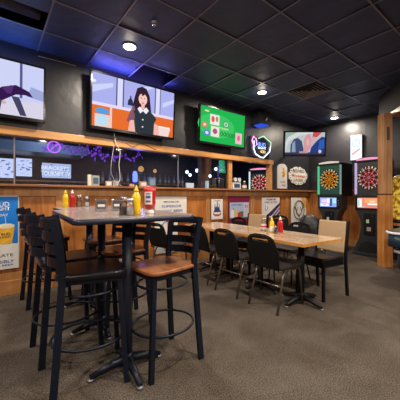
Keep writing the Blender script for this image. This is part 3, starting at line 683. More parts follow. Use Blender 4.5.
mb = MB(); mb.flat([(-w, .10), (.05, .10), (.05, .17), (-w, .17)], -.0045).flat([(-w, -.01), (.06, -.01), (.06, .06), (-w, .06)], -.0045); mb.build('red_cases', mat('case_red', (.30, .02, .04), .4), t)
mb = MB(); mb.flat([(-w, -.12), (.08, -.12), (.08, -.05), (-w, -.05)], -.0045); mb.build('pale_cases', mat('case_pale', (.45, .50, .65), .4), t)
# light beer sign
t, w, h = poster('beer_sign', 2.15, 2.79, .80, 1.190, 'white horizontal beer sign with small red mark, behind the near bar table')
text(t, 'sign_text', 'MICHELOB', 0, .105, .30, DARKINK, -.005, .028); text(t, 'sign_text', 'SUPERIOR', .01, .03, .40, BLUEINK, -.005, .045); text(t, 'sign_text', 'LIGHT BEER', 0, -.05, .48, BLUEINK, -.005, .042)
MB().prism([(-.13, -.135), (-.08, -.115), (0, -.12), (.06, -.11), (.13, -.135), (.06, -.15), (-.05, -.145)], 'y', -.005, -.003).build('red_mark', mat('deep_red', (.30, .01, .02), .4), t)
t, w, h = poster('white_banner', 2.15, 2.60, .235, .785, 'white sheet with a red stripe and blue scribble, below the beer sign')
MB().flat([(.015, -.14), (.035, -.14), (.035, .27), (.015, .27)], -.004).flat([(.02, -.16), (.2, -.12), (.2, -.09), (.02, -.13)], -.004).build('red_stripe', REDINK, t)
MB().tube([(-.05, -.005, -.20), (.0, -.005, -.17), (.03, -.005, -.22), (.08, -.005, -.18), (.05, -.005, -.23), (-.02, -.005, -.22)], .008, 6).tube([(-.1, -.005, .19), (-.04, -.005, .25), (.02, -.005, .26)], .008, 6).build('blue_scribble', BLUEINK, t)
# narrow castle poster
t, w, h = poster('ship_poster', 3.375, 3.675, .745, 1.14, 'small narrow white poster with dark spires and a red ribbon')
mb = MB()
for x, zz, ww in ((-.06, .10, .02), (0, .16, .022), (.05, .11, .018), (-.03, .05, .03), (.03, .04, .03)): mb.flat([(x - ww, -.04), (x + ww, -.04), (x + ww * .3, zz), (x - ww * .3, zz)], -.004)
mb.flat([(-.1, -.06), (.1, -.06), (.09, -.03), (-.09, -.03)], -.0042); mb.build('spires', mat('navy_print', (.06, .08, .20), .5), t)
MB().flat([(-.11, -.07), (-.05, -.10), (.05, -.10), (.11, -.07), (.10, -.11), (.04, -.14), (-.04, -.14), (-.10, -.11)], -.0045).build('ribbon', mat('dull_red', (.48, .06, .09), .5), t)
text(t, 'poster_text', 'LAGER', 0, .165, .17, DARKINK, -.005, .02)
# magenta poster
t, w, h = poster('magenta_poster', 3.83, 4.46, .55, 1.20, 'magenta poster with a pale blue photo panel of bottles', mat('magenta', (.20, .012, .055), .4))
MB().flat([(-.28, -.13), (.30, -.13), (.30, .19), (-.28, .19)], -.004).build('photo_panel', mat('pale_blue', (.42, .52, .72), .4), t)
MB().flat([(-.26, -.12), (-.16, -.12), (-.16, .02), (-.20, .06), (-.24, .03)], -.005).build('white_can', WHITE, t)
MB().flat([(-.14, -.12), (-.07, -.12), (-.07, .0), (-.10, .08), (-.13, .0)], -.005).build('gold_bottle', mat('gold_print', (.75, .50, .08), .4), t)
MB().flat([(-.05, -.12), (.05, -.12), (.05, -.02), (-.05, -.02)], -.005).build('red_print', REDINK, t)
MB().flat([(-.20, .04), (-.16, .04), (-.17, .08), (-.19, .08)], -.0055).build('red_cap_print', REDINK, t)
MB().flat([(.05, -.12), (.12, -.12), (.12, .0), (.0, .0), (.0, -.02), (.05, -.02)], -.0052).build('green_print', mat('green_print', (.06, .20, .10), .4), t)
MB().flat([(.13, -.11), (.29, -.11), (.29, .18), (.13, .18)], -.0045).build('price_panel', mat('lilac', (.62, .60, .72), .4), t)
text(t, 'poster_text', 'HAPPY HOUR', -.08, .14, .30, BLUEINK, -.006, .04); text(t, 'poster_text', '$3', .21, .10, .10, REDINK, -.006, .06); text(t, 'poster_text', 'DRAFTS', -.02, -.25, .4, mat('pink_ink', (.6, .3, .4), .5), -.006, .05)
# swoosh poster
t, w, h = poster('swoosh_poster', 4.88, 5.54, .70, 1.165, 'white landscape poster with a dark purple swoosh, right of the magenta one')
text(t, 'poster_text', 'PREMIUM', 0, .185, .34, DARKINK, -.005, .045); text(t, 'poster_text', 'HARD SELTZER', 0, .12, .46, mat('purple_ink', (.16, .06, .28), .5), -.005, .045)
for i, q_ in enumerate(([(w, .11), (w, .03), (.02, -.19), (-.24, -.225)], [(w, .00), (w, -.06), (.12, -.215), (.02, -.22)], [(w, -.09), (w, -.17), (.24, -.225), (.14, -.225)])):
    MB().prism(q_, 'y', -.0045, -.0035).build('swoosh', mat('purple_%d' % i, [(.05, .03, .12), (.14, .10, .28), (.05, .04, .12)][i], .4), t)
MB().tube([(-.20, -.004, .05), (-.22, -.004, -.03), (-.17, -.004, -.07), (-.12, -.004, -.02), (-.13, -.004, .03)], .006, 6).build('line_mark', BLUEINK, t)
# antler poster
t, w, h = poster('antler_poster', 6.02, 6.72, .16, 1.155, 'tall white poster with a round antler emblem, in the corner by the dart machine')
P = [(.24 * math.cos(a), -.006, .18 + .24 * math.sin(a)) for a in [math.radians(x_) for x_ in range(0, 360, 15)]]
mb = MB().tube(P, .012, 6, True)
for sx in (-1, 1):
    mb.tube([(0, -.006, .02), (sx * .10, -.006, .10), (sx * .17, -.006, .24), (sx * .12, -.006, .36)], .013, 6).tube([(sx * .12, -.006, .14), (sx * .06, -.006, .26)], .009, 6).tube([(sx * .16, -.006, .2), (sx * .21, -.006, .26)], .008, 6)
mb.build('emblem', mat('green_black', (.05, .075, .07), .5), t)
MB().flat([(w * .55, h * .55), (w, h * .45), (w, h), (w * .3, h)], -.004).build('corner_print', mat('amber2', (.70, .40, .12), .4), t)
mb = MB().tube([(0, -.006, .02), (.05, -.006, -.08), (-.05, -.006, -.16), (.04, -.006, -.25), (-.04, -.006, -.32)], .010, 6); mb.build('ribbon', mat('slate', (.20, .23, .27), .5), t)

# backlit sign on the far wall
t = empty('lit_sign', (6.895, 2.77, 2.345), -90, 'small glowing white sign high on the far wall, between the dart machines', 'sign')
MB().box(-.135, .135, -.06, 0, -.30, .30, .01).build('box', BLACKPLASTIC, t)
MB().box(-.125, .125, -.066, -.06, -.29, .29).build('lit_face', emi('sign_glow', (.82, .88, 1.0), 1.3), t)
P = [(.075 * math.cos(a), -.068, .10 + .09 * math.sin(a)) for a in [math.radians(x_) for x_ in range(0, 360, 20)]]
MB().tube(P, .008, 6, True).build('ring_mark', emi('sign_blue', (.35, .45, .75), 1.5), t)
MB().flat([(-.09, -.18), (.09, -.06), (.09, -.02), (-.09, -.13)], -.068).build('red_mark', emi('sign_red', (.85, .25, .30), 1.5), t)

# ================================================================= DART MACHINES
def dart_machine(x, y, z, rz, lab, side, marq, c1, c2, frame, scr, numbers=True):
    t = empty('dart_machine', (x, y, z), rz, lab, 'arcade machine', 'electronic dart machines')
    DB = mat('machine_body', (.022, .028, .036), .35); DK = NEARBLACK
    # front outline with a waist, extruded in depth (front at y=0, back +y)
    wst = [(.30, .0), (.30, .06)]
    left = [(.335, 0), (.335, .07), (.27, .20), (.20, .36), (.165, .54), (.18, .72), (.23, .84), (.29, .92), (.29, 1.20)]
    P = left + [(-a, b_) for a, b_ in left[::-1]]
    MB().prism(P, 'y', 0, .28).build('body', DB, t)
    MB().box(-.285, .285, .02, .56, 1.201, 1.93, .01).build('head', DK, t)
    MB().box(-.31, .31, -.03, .04, 1.195, 1.225, .006).build('shelf', DB, t)
    # marquee: arched cap
    Q = [(-.30 + .6 * i / 10, 1.93 + .055 * math.sin(PI * i / 10)) for i in range(11)]
    Q = Q + [(.30, 1.895), (-.30, 1.895)]
    m_ = MB().prism(Q, 'y', -.045, .45).build('marquee', DK, t)
    Q2 = [(-.24 + .50 * i / 10, 1.945 + .022 * math.sin(PI * i / 10)) for i in range(11)] + [(.26, 1.918), (-.24, 1.918)]
    MB().prism(Q2, 'y', -.052, -.044).build('marquee_light', marq, m_)
    # light strips
    MB().box(-.287, -.252, -.03, .03, 1.235, 1.88, .008).build('light_strip', side[0], t)
    MB().box(.262, .285, -.03, .03, 1.235, 1.88, .008).build('light_strip', side[1], t)
    # target panel
    MB().box(-.245, .255, .0, .03, 1.235, 1.895).build('target_panel', frame, t)
    cz = 1.565; mb = MB()
    mb.use(NEARBLACK).disc(0, cz, .235, .235, -.002, 40)
    rings = [(.016, .03), (.035, .085), (.094, .112), (.122, .165), (.174, .192)]
    for ri, (r0, r1) in enumerate(rings):
        for k in range(20):
            a0, a1 = 2 * PI * (k - .5) / 20 + .03, 2 * PI * (k + .5) / 20 - .03
            mb.use((c1 if k % 2 else NEARBLACK) if ri in (1, 3) else (c2 if k % 2 else c1))
            mb.flat([(r0 * math.cos(a0), cz + r0 * math.sin(a0)), (r1 * math.cos(a0), cz + r1 * math.sin(a0)), (r1 * math.cos(a1), cz + r1 * math.sin(a1)), (r0 * math.cos(a1), cz + r0 * math.sin(a1))], -.006)
    mb.use(c1).disc(0, cz, .012, .012, -.006, 10)
    mb.use(emi('number_glow', (.85, .75, .5), 1.3))
    order = [6, 13, 4, 18, 1, 20, 5, 12, 9, 14, 11, 8, 16, 7, 19, 3, 17, 2, 15, 10]
    for k, nn in enumerate(order):
        a = 2 * PI * k / 20; o = text(t, 'tmp', str(nn), .213 * math.cos(a), cz + .213 * math.sin(a), .034 if nn > 9 else .02, NEARBLACK, -.006, .033)
        bm2 = o.data; off = len(mb.bm.verts)
        vs = [mb.bm.verts.new(v.co) for v in bm2.vertices]
        for f in bm2.polygons:
            try: mb._fin([mb.bm.faces.new([vs[i] for i in f.vertices])])
            except ValueError: pass
        bpy.data.objects.remove(o)
    mb.build('dartboard', None, t)
    # monitor
    mo = MB().box(-.265, .265, -.025, .0, .93, 1.185, .006).build('monitor', DK, t)
    x0, x1, z0, z1 = -.225, .19, .96, 1.165
    mb = MB(); yy = -.026
    for nm, col, a, b_, c, d_ in scr:
        yy -= .0006; mb.use(emi('mon_' + nm, col, 1.3)).flat([(x0 + a * (x1 - x0), z0 + b_ * (z1 - z0)), (x0 + c * (x1 - x0), z0 + b_ * (z1 - z0)), (x0 + c * (x1 - x0), z0 + d_ * (z1 - z0)), (x0 + a * (x1 - x0), z0 + d_ * (z1 - z0))], yy)
    mb.build('screen', None, mo)
    mb = MB(); 
    for k in range(3): mb.tube([(.235, -.026, 1.0 + k * .05), (.235, -.034, 1.0 + k * .05)], .014, 10)
    mb.build('button', GREYMET, mo)
    cd = MB().box(-.10, .12, -.022, .0, .42, .86, .008).build('coin_door', NEARBLACK, t)
    MB().box(-.045, .01, -.028, -.022, .66, .73).build('bill_slot', mat('slot_green', (.35, .50, .28), .4, emit=.25), cd)
    MB().box(-.035, .05, -.028, -.022, .50, .58).build('card_holder', mat('slot_grey', (.40, .36, .33), .4), cd)
    MB().tube([(.07, -.022, .80), (.07, -.035, .80)], .012, 10).build('lock', CHROME, cd)
    Q = [(-.22, .075), (.22, .075), (.215, .16), (.16, .24), (.06, .285), (-.06, .285), (-.16, .24), (-.215, .16)]
    MB().prism(Q, 'y', -.006, .001).build('kick_recess', PLEN, t)  # flat black plate paints the shade of an arched hollow that is not cut
    MB().box(-.32, .32, -.06, .0, 0, .065, .01).build('foot', DB, t)
    return t
GO = emi('green_strip', (.10, .60, .30), .9); PU = emi('lilac_strip', (.55, .42, .68), 1.0); GR = mat('grey_strip', (.25, .30, .30), .4)
PW = emi('pale_strip', (.30, .40, .40), .7); WT = emi('white_strip', (.70, .85, .80), 1.0)
scr1 = [('bg', (.25, .35, .75), 0, 0, 1, 1), ('wh', (.8, .82, .95), .05, .1, .55, .35), ('lp', (.75, .5, .75), .1, .45, .5, .85), ('wh', (.8, .82, .95), .45, .4, .6, .9), ('db', (.05, .08, .3), .62, .1, .75, .9), ('cy', (.35, .7, .9), .78, .4, .98, .9), ('rd', (.8, .2, .25), .2, .2, .4, .3)]
scr2 = [('bg2', (.70, .22, .16), 0, 0, 1, 1), ('wh2', (.85, .80, .75), 0, .08, .22, .9), ('tl', (.20, .5, .45), .04, .15, .1, .8), ('or', (.9, .35, .12), .35, .5, .95, .9), ('wh2', (.85, .80, .75), .5, .3, 1, .45), ('pk9', (.9, .6, .55), .6, .55, .85, .7), ('tl', (.20, .5, .45), .26, .05, .36, .2)]
dart_machine(5.97, 2.98, 0, -90, 'dart machine with glowing orange target and green light strip, left of two', (GO, PW), emi('marquee_warm', (.70, .55, .45), 1.1),
             emi('t_orange', (.75, .26, .02), 1.0), emi('t_amber', (.45, .30, .04), .8), mat('dark_green_panel', (.01, .06, .04), .4, emit=.35), scr1).scale.x = .9
dart_machine(5.97, 2.18, 0, -90, 'dart machine with red and white target and pink marquee, beside the oak post', (PU, WT), emi('marquee_pink', (.85, .30, .50), 1.2),
             emi('t_red', (.50, .06, .07), 1.0), emi('t_cream', (.48, .40, .36), 1.0), mat('dark_panel', (.03, .035, .04), .4), scr2).scale.x = .9
# third machine seen through the opening
mm = dart_machine(5.86, 4.87, .02, -62, 'dart machine with red target seen through the opening, behind the ledge', (WT, PW), emi('marquee_pink', (.85, .30, .50), 1.2),
             emi('t_red2', (.62, .08, .08), 1.0), emi('t_white', (.62, .66, .62), 1.0), mat('dark_panel', (.03, .035, .04), .4), scr2)
mm.location.z = 0

# ================================================================= CEILING FITTINGS
WARM = (1.0, .87, .73)
def can(x, y, lab, e=48, grp='recessed ceiling lights'):
    t = empty('ceiling_light', (x, y, H - .008), 0, lab, 'ceiling light', grp)
    MB().lathe([(.082, -.001), (.081, -.004), (.075, -.005), (.074, -.002)], 0, 0, 28).build('trim_ring', mat('can_ring', (.5, .47, .42), .4), t)
    MB().lathe([(.072, -.003), (.070, -.008), (.05, -.010)], 0, 0, 24).build('lamp', emi('lamp_glow', (1.0, .86, .62), 18), t)
    la = bpy.data.lights.new('lamp_light', 'AREA'); la.shape = 'DISK'; la.size = .16; la.energy = e; la.color = WARM
    lo = bpy.data.objects.new('lamp_light', la); C.objects.link(lo); lo.location = (0, 0, -.035); lo.parent = t
    if y > 3:
        la = bpy.data.lights.new('lamp_glow', 'POINT'); la.shadow_soft_size = .05; la.energy = 1.5; la.color = WARM
        lo = bpy.data.objects.new('lamp_glow', la); C.objects.link(lo); lo.location = (0, 0, -.07); lo.parent = t
can(1.36, 3.16, 'round recessed ceiling light above the second television')
can(3.82, 3.11, 'round recessed ceiling light in the middle, left of the air vent')
can(6.42, 3.08, 'round recessed ceiling light near the far wall, above the dart machines')
for x, y in ((-1.1, 3.15), (-1.1, .65), (1.36, .65), (2.9, .25), (1.36, -1.9), (3.9, -1.9), (6.4, -1.9), (-1.1, -1.9)):
    can(x, y, 'recessed ceiling light of the rows above and behind the viewer, outside the photo', 48, 'ceiling lights outside the photo')
dx, dy = X0g + 4 * g + g / 2, Y0g + g + g / 2
t = empty('ceiling_vent', (dx, dy, H), 0, 'square ceiling air diffuser with nested louvres, in the middle of the ceiling', 'air vent')
mb = MB()
for k in range(5):
    o_, i_ = .285 - k * .055, .285 - k * .055 - .022; zo, zi = -.003, .006
    for a in range(4):
        R = Matrix.Rotation(a * PI / 2, 4, 'Z')
        v = [(-o_, -o_, zo), (o_, -o_, zo), (i_, -i_, zi), (-i_, -i_, zi)]; mb.quad([R @ Vector(p_) for p_ in v])
mb.build('louvre', mat('vent_metal', (.24, .23, .22), .4, .4), t)
MB().box(-.29, .29, -.29, .29, .05, .06).build('duct', PLEN, t)
t = empty('sprinkler', (1.38, 2.56, H + .006), 0, 'small chrome sprinkler head on the ceiling beside the first light', 'sprinkler')
MB().lathe([(.032, -.004), (.030, -.010), (.012, -.014), (.010, -.035), (.022, -.038), (.022, -.042)], 0, 0, 16).build('escutcheon', CHROME, t)
t = empty('ceiling_grille', (-.13, 3.30, H + .12), 0, 'dark open ceiling bay over the first television with a black duct inside', 'duct')
MB().tube([(-.9, 0, 0), (.55, 0, 0)], .10, 14).build('duct', mat('duct_dark', (.015, .015, .02), .5), t)
t.name = 'air_duct'

# ================================================================= LEDGE ITEMS
LZ = 1.3455
def lbox(name, px0, px1, top, m, lab, cat, y=3.97, dpt=.08, print_=None, txt=None, grp=None):
    a, b_ = at(px0, 188, y), at(px1, 188, y); w = (b_.x - a.x) / 2; zt = at((px0 + px1) / 2, top, y).z - LZ
    t = empty(name, ((a.x + b_.x) / 2, y, LZ), 0, lab, cat, grp)
    MB().box(-w, w, 0, dpt * .6, 0, zt, .004).build('body', m, t)
    if print_: MB().flat([(-w * .7, zt * .2), (w * .7, zt * .2), (w * .7, zt * .8), (-w * .7, zt * .8)], -.002).build('print', print_, t)
    if txt: text(t, 'print_text', txt, 0, zt * .55, w * 1.2, WHITE, -.004)
    return t
DT_ = mat('dark_teal', (.05, .12, .16), .4); 
lbox('carton', 88, 91.5, 174.5, CREAM, 'tall narrow cream carton on the ledge under the second television', 'box')
lbox('picture_frame', 92, 99.5, 175.5, mat('frame_grey', (.35, .37, .38), .4), 'grey framed card on the ledge beside the cream carton', 'frame', print_=DT_)
lbox('cardboard_box', 106, 112, 181, mat('beige_box', (.50, .38, .28), .5), 'low beige box on the ledge below the hanging cables', 'box', print_=WHITE)
lbox('coaster_stack', 113, 118.5, 180.5, mat('grey_box', (.42, .40, .40), .5), 'low grey box on the ledge right of the beige one', 'box')
lbox('small_carton', 130, 134.5, 184, mat('tan_box', (.55, .30, .22), .5), 'tiny tan carton on the ledge under the blue neon light', 'box')
lbox('tin_box', 140, 147, 181.5, mat('tin_brown', (.40, .25, .18), .5), 'brown tin on the ledge behind the red ketchup bottle', 'tin', print_=CREAM)
lbox('blue_box', 149, 156, 177.5, mat('slate_blue', (.08, .14, .24), .4), 'slate blue box on the ledge right of the brown tin', 'box', print_=mat('teal_pr', (.2, .3, .4), .4))
lbox('glass_box', 187, 194, 183, mat('ice_blue', (.55, .68, .90), .3), 'pale icy plastic tub on the ledge by the glass joint', 'tub')
lbox('card_holder', 206.5, 209, 181, mat('ice2', (.35, .55, .75), .3), 'small blue card holder on the ledge left of the wire rack', 'card holder')
a = at(215, 188, 3.97); b_ = at(223, 188, 3.97); w = (b_.x - a.x) / 2
t = empty('wire_rack', ((a.x + b_.x) / 2, 3.97, LZ), 0, 'open square wire rack on the ledge beside the opening post', 'rack')
for dyy in (0, .06):
    MB().tube([(-w, dyy, 0), (-w, dyy, .20), (w, dyy, .20), (w, dyy, 0)], .006, 6).build('frame', GREYMET, t)
MB().tube([(-w, 0, .2), (-w, .06, .2)], .005, 6).tube([(w, 0, .2), (w, .06, .2)], .005, 6).tube([(0, 0, 0), (0, 0, .2)], .005, 6).build('crossbar', GREYMET, t)
t = lbox('white_carton', 233, 241, 182.5, mat('wht2', (.62, .64, .66), .45), 'white box with a dark label on the ledge in the opening', 'box', print_=mat('navy_label', (.04, .08, .16), .4))
for k, px in enumerate((235, 239)):
    c = at(px, 179, 3.985); tt = empty('alarm_clock', (c.x, 3.985, at(237, 182.3, 3.985).z), 0, ('left' if k == 0 else 'right') + ' one of two small round white dials on top of the white box', 'clock', 'dials on the white box')
    MB().tube([(0, -.02, .052), (0, .02, .052)], .048, 18).build('case', GREYMET, tt)
    MB().disc(0, .052, .042, .042, -.0215).build('face', mat('dial_white', (.7, .75, .85), .4), tt)
    MB().flat([(-.004, .05), (.004, .05), (.003, .085), (-.003, .085)], -.0225).flat([(0, .048), (.025, .048), (.025, .054), (0, .054)], -.0225).build('hands', DARKINK, tt)
c = at(245, 188, 3.97); t = empty('spice_bottle', (c.x, 3.99, LZ), 0, 'little brown bottle with pale label on the ledge before the dart machine', 'bottle')
MB().lathe([(.05, 0), (.053, .01), (.053, .09), (.025, .12), (.022, .15)], 0, 0, 16).build('bottle', mat('brown_glass', (.10, .06, .04), .2), t)
MB().lathe([(.0535, .02), (.0545, .025), (.0545, .075), (.0535, .08)], 0, 0, 16).build('label_band', CREAM, t)
MB().lathe([(.026, .15), (.026, .17), (.02, .175)], 0, 0, 14).build('cap', WHITE, t)

# ================================================================= BACK ROOM CONTENTS
def small_tv(px0, px1, py0, py1, lab, Y=7.15, col=(.62, .70, .95)):
    a, b_ = at(px0, py1, Y), at(px1, py0, Y); w, h = (b_.x - a.x) / 2, (b_.z - a.z) / 2
    t = empty('back_room_television', ((a.x + b_.x) / 2, Y, (a.z + b_.z) / 2), 0, lab, 'television', 'televisions seen through the glass')
    MB().box(-w - .02, w + .02, 0, .05, -h - .02, h + .02, .005).build('housing', BLACKPLASTIC, t)
    mb = MB(); mb.use(emi('bk_%s' % str(col), col, 1.3)).flat([(-w, -h), (w, -h), (w, h), (-w, h)], -.002)
    rnd = random.Random(int(px0)); 
    for i in range(22):
        x, z = rnd.uniform(-w * .9, w * .7), rnd.uniform(-h * .85, h * .8); a_, b2 = rnd.uniform(.02, .09), rnd.uniform(.012, .04)
        mb.use(emi('bk_dark%d' % (i % 3), [(.10, .16, .38), (.22, .30, .55), (.78, .82, .95)][i % 3], 1.0)).flat([(x, z), (min(w, x + a_), z + .01), (min(w, x + a_ * .8), min(h, z + b2)), (x + .01, min(h, z + b2))], -.003 - i * .0001)
    mb.build('screen', None, t); return t
small_tv(-6, 14, 159, 177.5, 'pale blue screen behind the glass at the far left edge')
small_tv(16, 32, 159, 176, 'pale blue screen behind the glass, second from the left edge')
t = small_tv(42, 71, 164.5, 177.5, 'wide pale screen with broken white lettering behind the glass', col=(.42, .52, .72))
text(t, 'screen_text', 'BRACKETS', -.03, .06, .58, emi('screen_wt', (.9, .93, 1), 1.3), -.012, .09); text(t, 'screen_text', 'TOURNEY TV', -.02, -.07, .62, MATS['screen_wt'], -.012, .11)
t = small_tv(219, 227, 161, 172.5, 'small green screen behind the glass by the opening post', 5.2, (.03, .55, .22))
MB().tube([(0, .03, .1), (0, .03, 2.75 - t.location.z)], .015, 8).build('ceiling_mount', NEARBLACK, t)

NPU = emi('neon_purple', (.30, .08, .80), .9); NPD = emi('neon_purple_dim', (.16, .05, .50), .6)
rnd = random.Random(3)
def garland(px0, px1, py, amp, lab, m, Y=5.0, loops=6):
    P = []; n_ = loops * 9
    for i in range(n_ + 1):
        u = i / n_; P.append(at(px0 + (px1 - px0) * u + rnd.uniform(-2.5, 2.5), py + amp * .5 * math.sin(i * .35 + px0) + rnd.uniform(-.6, .6) * amp, Y + rnd.uniform(-.12, .12)))
    t = empty('string_light', P[0].copy(), 0, lab, 'string lights', 'purple string lights behind the glass'); o_ = P[0].copy()
    MB().tube([p_ - o_ for p_ in P], .0045, 5).build('wire', m, t)
    mb = MB()
    for p_ in P: q_ = p_ - o_; r_ = rnd.uniform(.008, .02); mb.lathe([(r_ * .5, -r_), (r_, 0), (r_ * .5, r_)], q_.x, q_.y, 6, q_.z)
    b_ = mb.build('bulb', NPU, t); b_['kind'] = 'stuff'; return t
garland(44, 62, 147, 4, 'tangled purple string lights behind the glass, leftmost clump', NPU, loops=4)
garland(66, 82, 150, 6, 'purple string lights behind the glass above the wide pale screen', NPD, loops=3)
garland(84, 104, 153, 9, 'purple string lights behind the glass left of the hanging cables', NPD, loops=4)
garland(103, 140, 157, 5, 'long purple string lights behind the glass right of the hanging cables', NPD, loops=5)
c = at(54, 147, 4.9); P = [(.09 * math.cos(2 * PI * i / 20), 0, .09 * math.sin(2 * PI * i / 20)) for i in range(20)]
o = MB().tube(P, .012, 6, True).tube([(-.04, 0, -.04), (.05, 0, .05)], .01, 6).build('neon_ring', emi('neon_violet', (.60, .15, .95), 1.6)); o.location = c
MB().tube([(0, 0, .09), (0, 0, 2.75 - c.z)], .004, 5).build('cord', NEARBLACK, o)
tag(o, 'bright violet neon ring behind the glass, near the leftmost string lights', 'neon sign')
o = MB().lathe([(.035, 0), (.042, .02), (.042, .16), (.03, .18), (.025, .20)], 0, 0, 14).build('blue_lamp', emi('lamp_blue', (.12, .18, 1.0), 3.5)); v = at(135, 182, 4.7); o.location = v; MB().tube([(0, 0, .2), (0, 0, 2.75 - v.z)], .005, 5).build('cord', NEARBLACK, o)
tag(o, 'bright blue glowing bottle lamp behind the glass above the mustard bottle', 'lamp')
la = bpy.data.lights.new('blue_glow', 'POINT'); la.energy = 22; la.color = (.15, .2, 1); la.shadow_soft_size = .08
lo = bpy.data.objects.new('blue_glow', la); C.objects.link(lo); lo.location = (0, -.12, .12); lo.parent = o
# amber lamps, white pendants
def pendant(px, py, Y, m, lab, r=.05, grp='hanging lamps behind the glass'):
    v = at(px, py, Y); t = empty('pendant_lamp', v, 0, lab, 'lamp', grp)
    MB().lathe([(r * .3, -r), (r * .9, -r * .5), (r, 0), (r * .7, r * .7), (r * .2, r)], 0, 0, 12).build('bulb', m, t)
    MB().tube([(0, 0, r), (0, 0, 2.74 - v.z)], .006, 5).build('cord', NEARBLACK, t)
AMB = emi('amber_lamp', (.9, .45, .16), .9); WHL = emi('white_lamp', (.65, .8, 1.0), 5)
pendant(141, 169, 5.6, AMB, 'amber hanging lamp behind the glass, left of two', .065)
pendant(155, 171, 5.8, AMB, 'amber hanging lamp behind the glass, right of two', .045)
for px, py, Y, lab in ((187, 172, 6, 'white hanging lamp behind the glass, first right of the joint'), (190, 175, 6.3, 'white hanging lamp behind the glass, low in the close pair'), (197, 170.5, 5.6, 'white hanging lamp behind the glass left of the brown post'),
                       (207, 169.5, 5.4, 'white hanging lamp behind the glass just right of the brown post'), (216, 169, 5.4, 'white hanging lamp behind the glass left of the green screen'), (210, 176, 6.3, 'low white hanging lamp behind the glass right of the brown post')):
    pendant(px, py, Y, WHL, lab, .045)
t = empty('back_bar_counter', (1.9, 6.0, 0), 0, 'dark counter in the room behind the glass', 'counter')
MB().box(-3.8, 3.2, -.3, .3, 0, 1.02).build('front', DARKROOM, t); MB().box(-3.85, 3.25, -.35, .35, 1.02, 1.06).build('top', STILE, t)
bottle_m = [mat('btl%d' % i, c_, .15) for i, c_ in enumerate([(.25, .30, .45), (.40, .20, .08), (.10, .22, .14), (.5, .5, .55), (.08, .12, .35)])]
def bottle(name):
    t = empty(name, (0, 0, 0)); MB().lathe([(.034, 0), (.036, .01), (.036, .17), (.014, .22), (.013, .28)], 0, 0, 10).build('body', bottle_m[0], t)
    MB().lathe([(.0365, .05), (.037, .052), (.037, .12), (.0365, .122)], 0, 0, 10).build('label_band', CREAM, t); return t
bt0 = bottle('liquor_bottle'); k = 0
for i in range(16):
    x = 2.3 + i * .165 + (i % 3) * .02
    o = bt0 if k == 0 else copy_tree(bt0); k += 1
    o.location = (x, 7.03, 1.552)
    tag(o, 'liquor bottle in the row on the shelf behind the glass', 'bottle', 'bottles on the back room shelf')
# back-room light
la = bpy.data.lights.new('back_room_light', 'AREA'); la.size = .5; la.energy = 30; la.color = (.55, .68, 1)
lo = bpy.data.objects.new('back_room_light', la); C.objects.link(lo); lo.location = (1.0, 5.6, 2.72)
la = bpy.data.lights.new('back_room_light', 'AREA'); la.size = .4; la.energy = 16; la.color = (.8, .9, 1)
lo = bpy.data.objects.new('back_room_light', la); C.objects.link(lo); lo.location = (5.2, 4.9, 2.72)

# ================================================================= RIGHT EDGE: bar side
t = empty('side_table', (5.95, 1.32, 0), -36, 'light wooden side table beyond the oak post', 'table')
MB().box(-.55, .45, -.25, .25, .69, .735, .006).build('tabletop', STILE, t)
for sx in (-.51, .41):
    for sy in (-.21, .21): MB().box(sx - .035, sx + .035, sy - .035, sy + .035, 0, .69, .004).build('leg', OAKO, t)
MB().box(-.48, .38, .17, .19, .05, .69).build('back_panel', NEARBLACK, t)
Rm = Matrix.Rotation(math.radians(-36), 4, 'Z'); base = Vector((5.95, 1.32, 0))
def loc(x, y, z): return base + Rm @ Vector((x, y, z))
m = emi('yellow_tank', (.75, .36, .015), .7); nn_, ll_ = m.node_tree.nodes, m.node_tree.links
z_ = nn_.new('ShaderNodeTexNoise'); z_.inputs['Scale'].default_value = 14; z_.inputs['Detail'].default_value = 3
t_ = nn_.new('ShaderNodeTexCoord'); ll_.new(t_.outputs['Object'], z_.inputs['Vector'])
c_ = nn_.new('ShaderNodeValToRGB'); c_.color_ramp.elements[0].position = .38; c_.color_ramp.elements[1].position = .62
c_.color_ramp.elements[0].color = (.22, .08, .005, 1); c_.color_ramp.elements[1].color = (1.0, .62, .08, 1)
ll_.new(z_.outputs['Fac'], c_.inputs['Fac']); ll_.new(c_.outputs['Color'], [q for q in nn_ if q.type == 'EMISSION'][0].inputs[0])
def drink_tower(x, y, lab, h=.62, r=.075, rz=0):
    t = empty('drink_dispenser', loc(x, y, .7355), 0, lab, 'drink dispenser', 'yellow drink dispensers')
    MB().lathe([(r * 1.1, 0), (r * 1.1, .05), (r * .8, .06)], 0, 0, 18).build('base', NEARBLACK, t)
    MB().lathe([(r * .8, .06), (r, .12), (r, h), (r * .9, h + .02)], 0, 0, 20).build('glowing_tank', emi('yellow_tank', (.75, .36, .015), .7), t)
    MB().lathe([(r * .95, h + .02), (r, h + .03), (r * .7, h + .07), (.01, h + .09)], 0, 0, 18).build('lid', mat('gold_lid', (.6, .42, .12), .3), t)
    MB().tube([(0, -r, .16), (0, -r - .04, .16), (0, -r - .045, .12)], .01, 6).build('tap', NEARBLACK, t)
drink_tower(-.44, 0, 'glowing yellow drink dispenser beyond the oak post, left one', .74, .085); drink_tower(-.22, .02, 'glowing yellow drink dispenser cut by the right frame edge', .78, .085)
o = MB().box(-.12, .12, -.08, .08, 0, .09, .02).build('folded_towel', WHITE); o.location = loc(-.30, -.165, .7355); o.rotation_euler.z = math.radians(-36); tag(o, 'white folded towel on the side table', 'towel')
t = empty('led_tube', loc(-.44, .19, .7355), 0, 'vertical purple light tube just right of the oak post', 'light tube')
MB().tube([(0, 0, 1.0), (0, 0, 1.42)], .024, 10).build('tube', emi('purple_tube', (.28, .12, .75), 1.3), t)
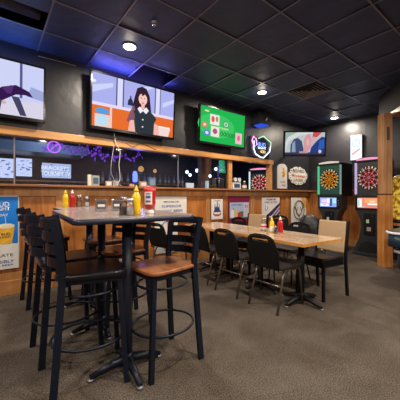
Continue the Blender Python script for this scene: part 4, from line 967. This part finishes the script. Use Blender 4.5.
MB().tube([(0, 0, .015), (0, 0, 1.0)], .010, 8).build('stand_rod', NEARBLACK, t)
MB().lathe([(.05, 0), (.05, .012), (.012, .02)], 0, 0, 14).build('base', NEARBLACK, t)

# game table cut by the right frame edge
t = empty('air_hockey_table', (4.35, .935, 0), 0, 'dark blue game table with white bands, cut by the right frame edge', 'game table')
TB = mat('deep_teal', (.022, .045, .075), .3); TW = mat('white_band', (.75, .75, .80), .35)
def rr2(s, r): return rrect(-.55 * s, .9, -1.2, .33 * s, r, 8)
MB().prism(rrect(-.50, .9, -1.2, .30, .14, 8), 'z', .58, .735, True).build('body', TB, t)
MB().prism(rrect(-.52, .9, -1.2, .32, .15, 8), 'z', .735, .762, True, .008).build('rail', TW, t)
MB().prism(rrect(-.50, .88, -1.18, .30, .13, 8), 'z', .762, .770, True).build('playfield', TB, t)
MB().prism(rrect(-.40, .7, -1.1, .22, .12, 8), 'z', .30, .58, True).build('pod', TB, t)
MB().prism(rrect(-.44, .74, -1.12, .25, .12, 8), 'z', .50, .535, True).build('pod_band', TW, t)
for x, y in ((-.28, .1), (.55, .1), (-.28, -.95), (.55, -.95)):
    lg = MB().lathe([(.05, .03), (.055, .10), (.06, .30)], x, y, 16).build('leg', TB, t)
    MB().lathe([(.062, 0), (.068, .02), (.062, .09), (.05, .1)], x, y, 16).build('foot', TW, lg)

# ================================================================= WORLD, CAMERA
w = bpy.data.worlds.new('world'); bpy.context.scene.world = w; w.use_nodes = True
bg = w.node_tree.nodes['Background']; bg.inputs[0].default_value = (.5, .5, .6, 1); bg.inputs[1].default_value = .05
cam = bpy.data.cameras.new('camera'); co = bpy.data.objects.new('camera', cam); C.objects.link(co)
cam.sensor_width = 36; cam.lens = F / 400 * 36; cam.shift_y = -.01; cam.clip_start = .05
co.location = (0, 0, CAM); co.rotation_euler = (PI / 2, 0, math.radians(-37.9))
bpy.context.scene.camera = co
vs = bpy.context.scene.view_settings; vs.view_transform = 'Standard'; vs.look = 'None'; vs.gamma = 1; vs.exposure = 0.0; vs.use_curve_mapping = False
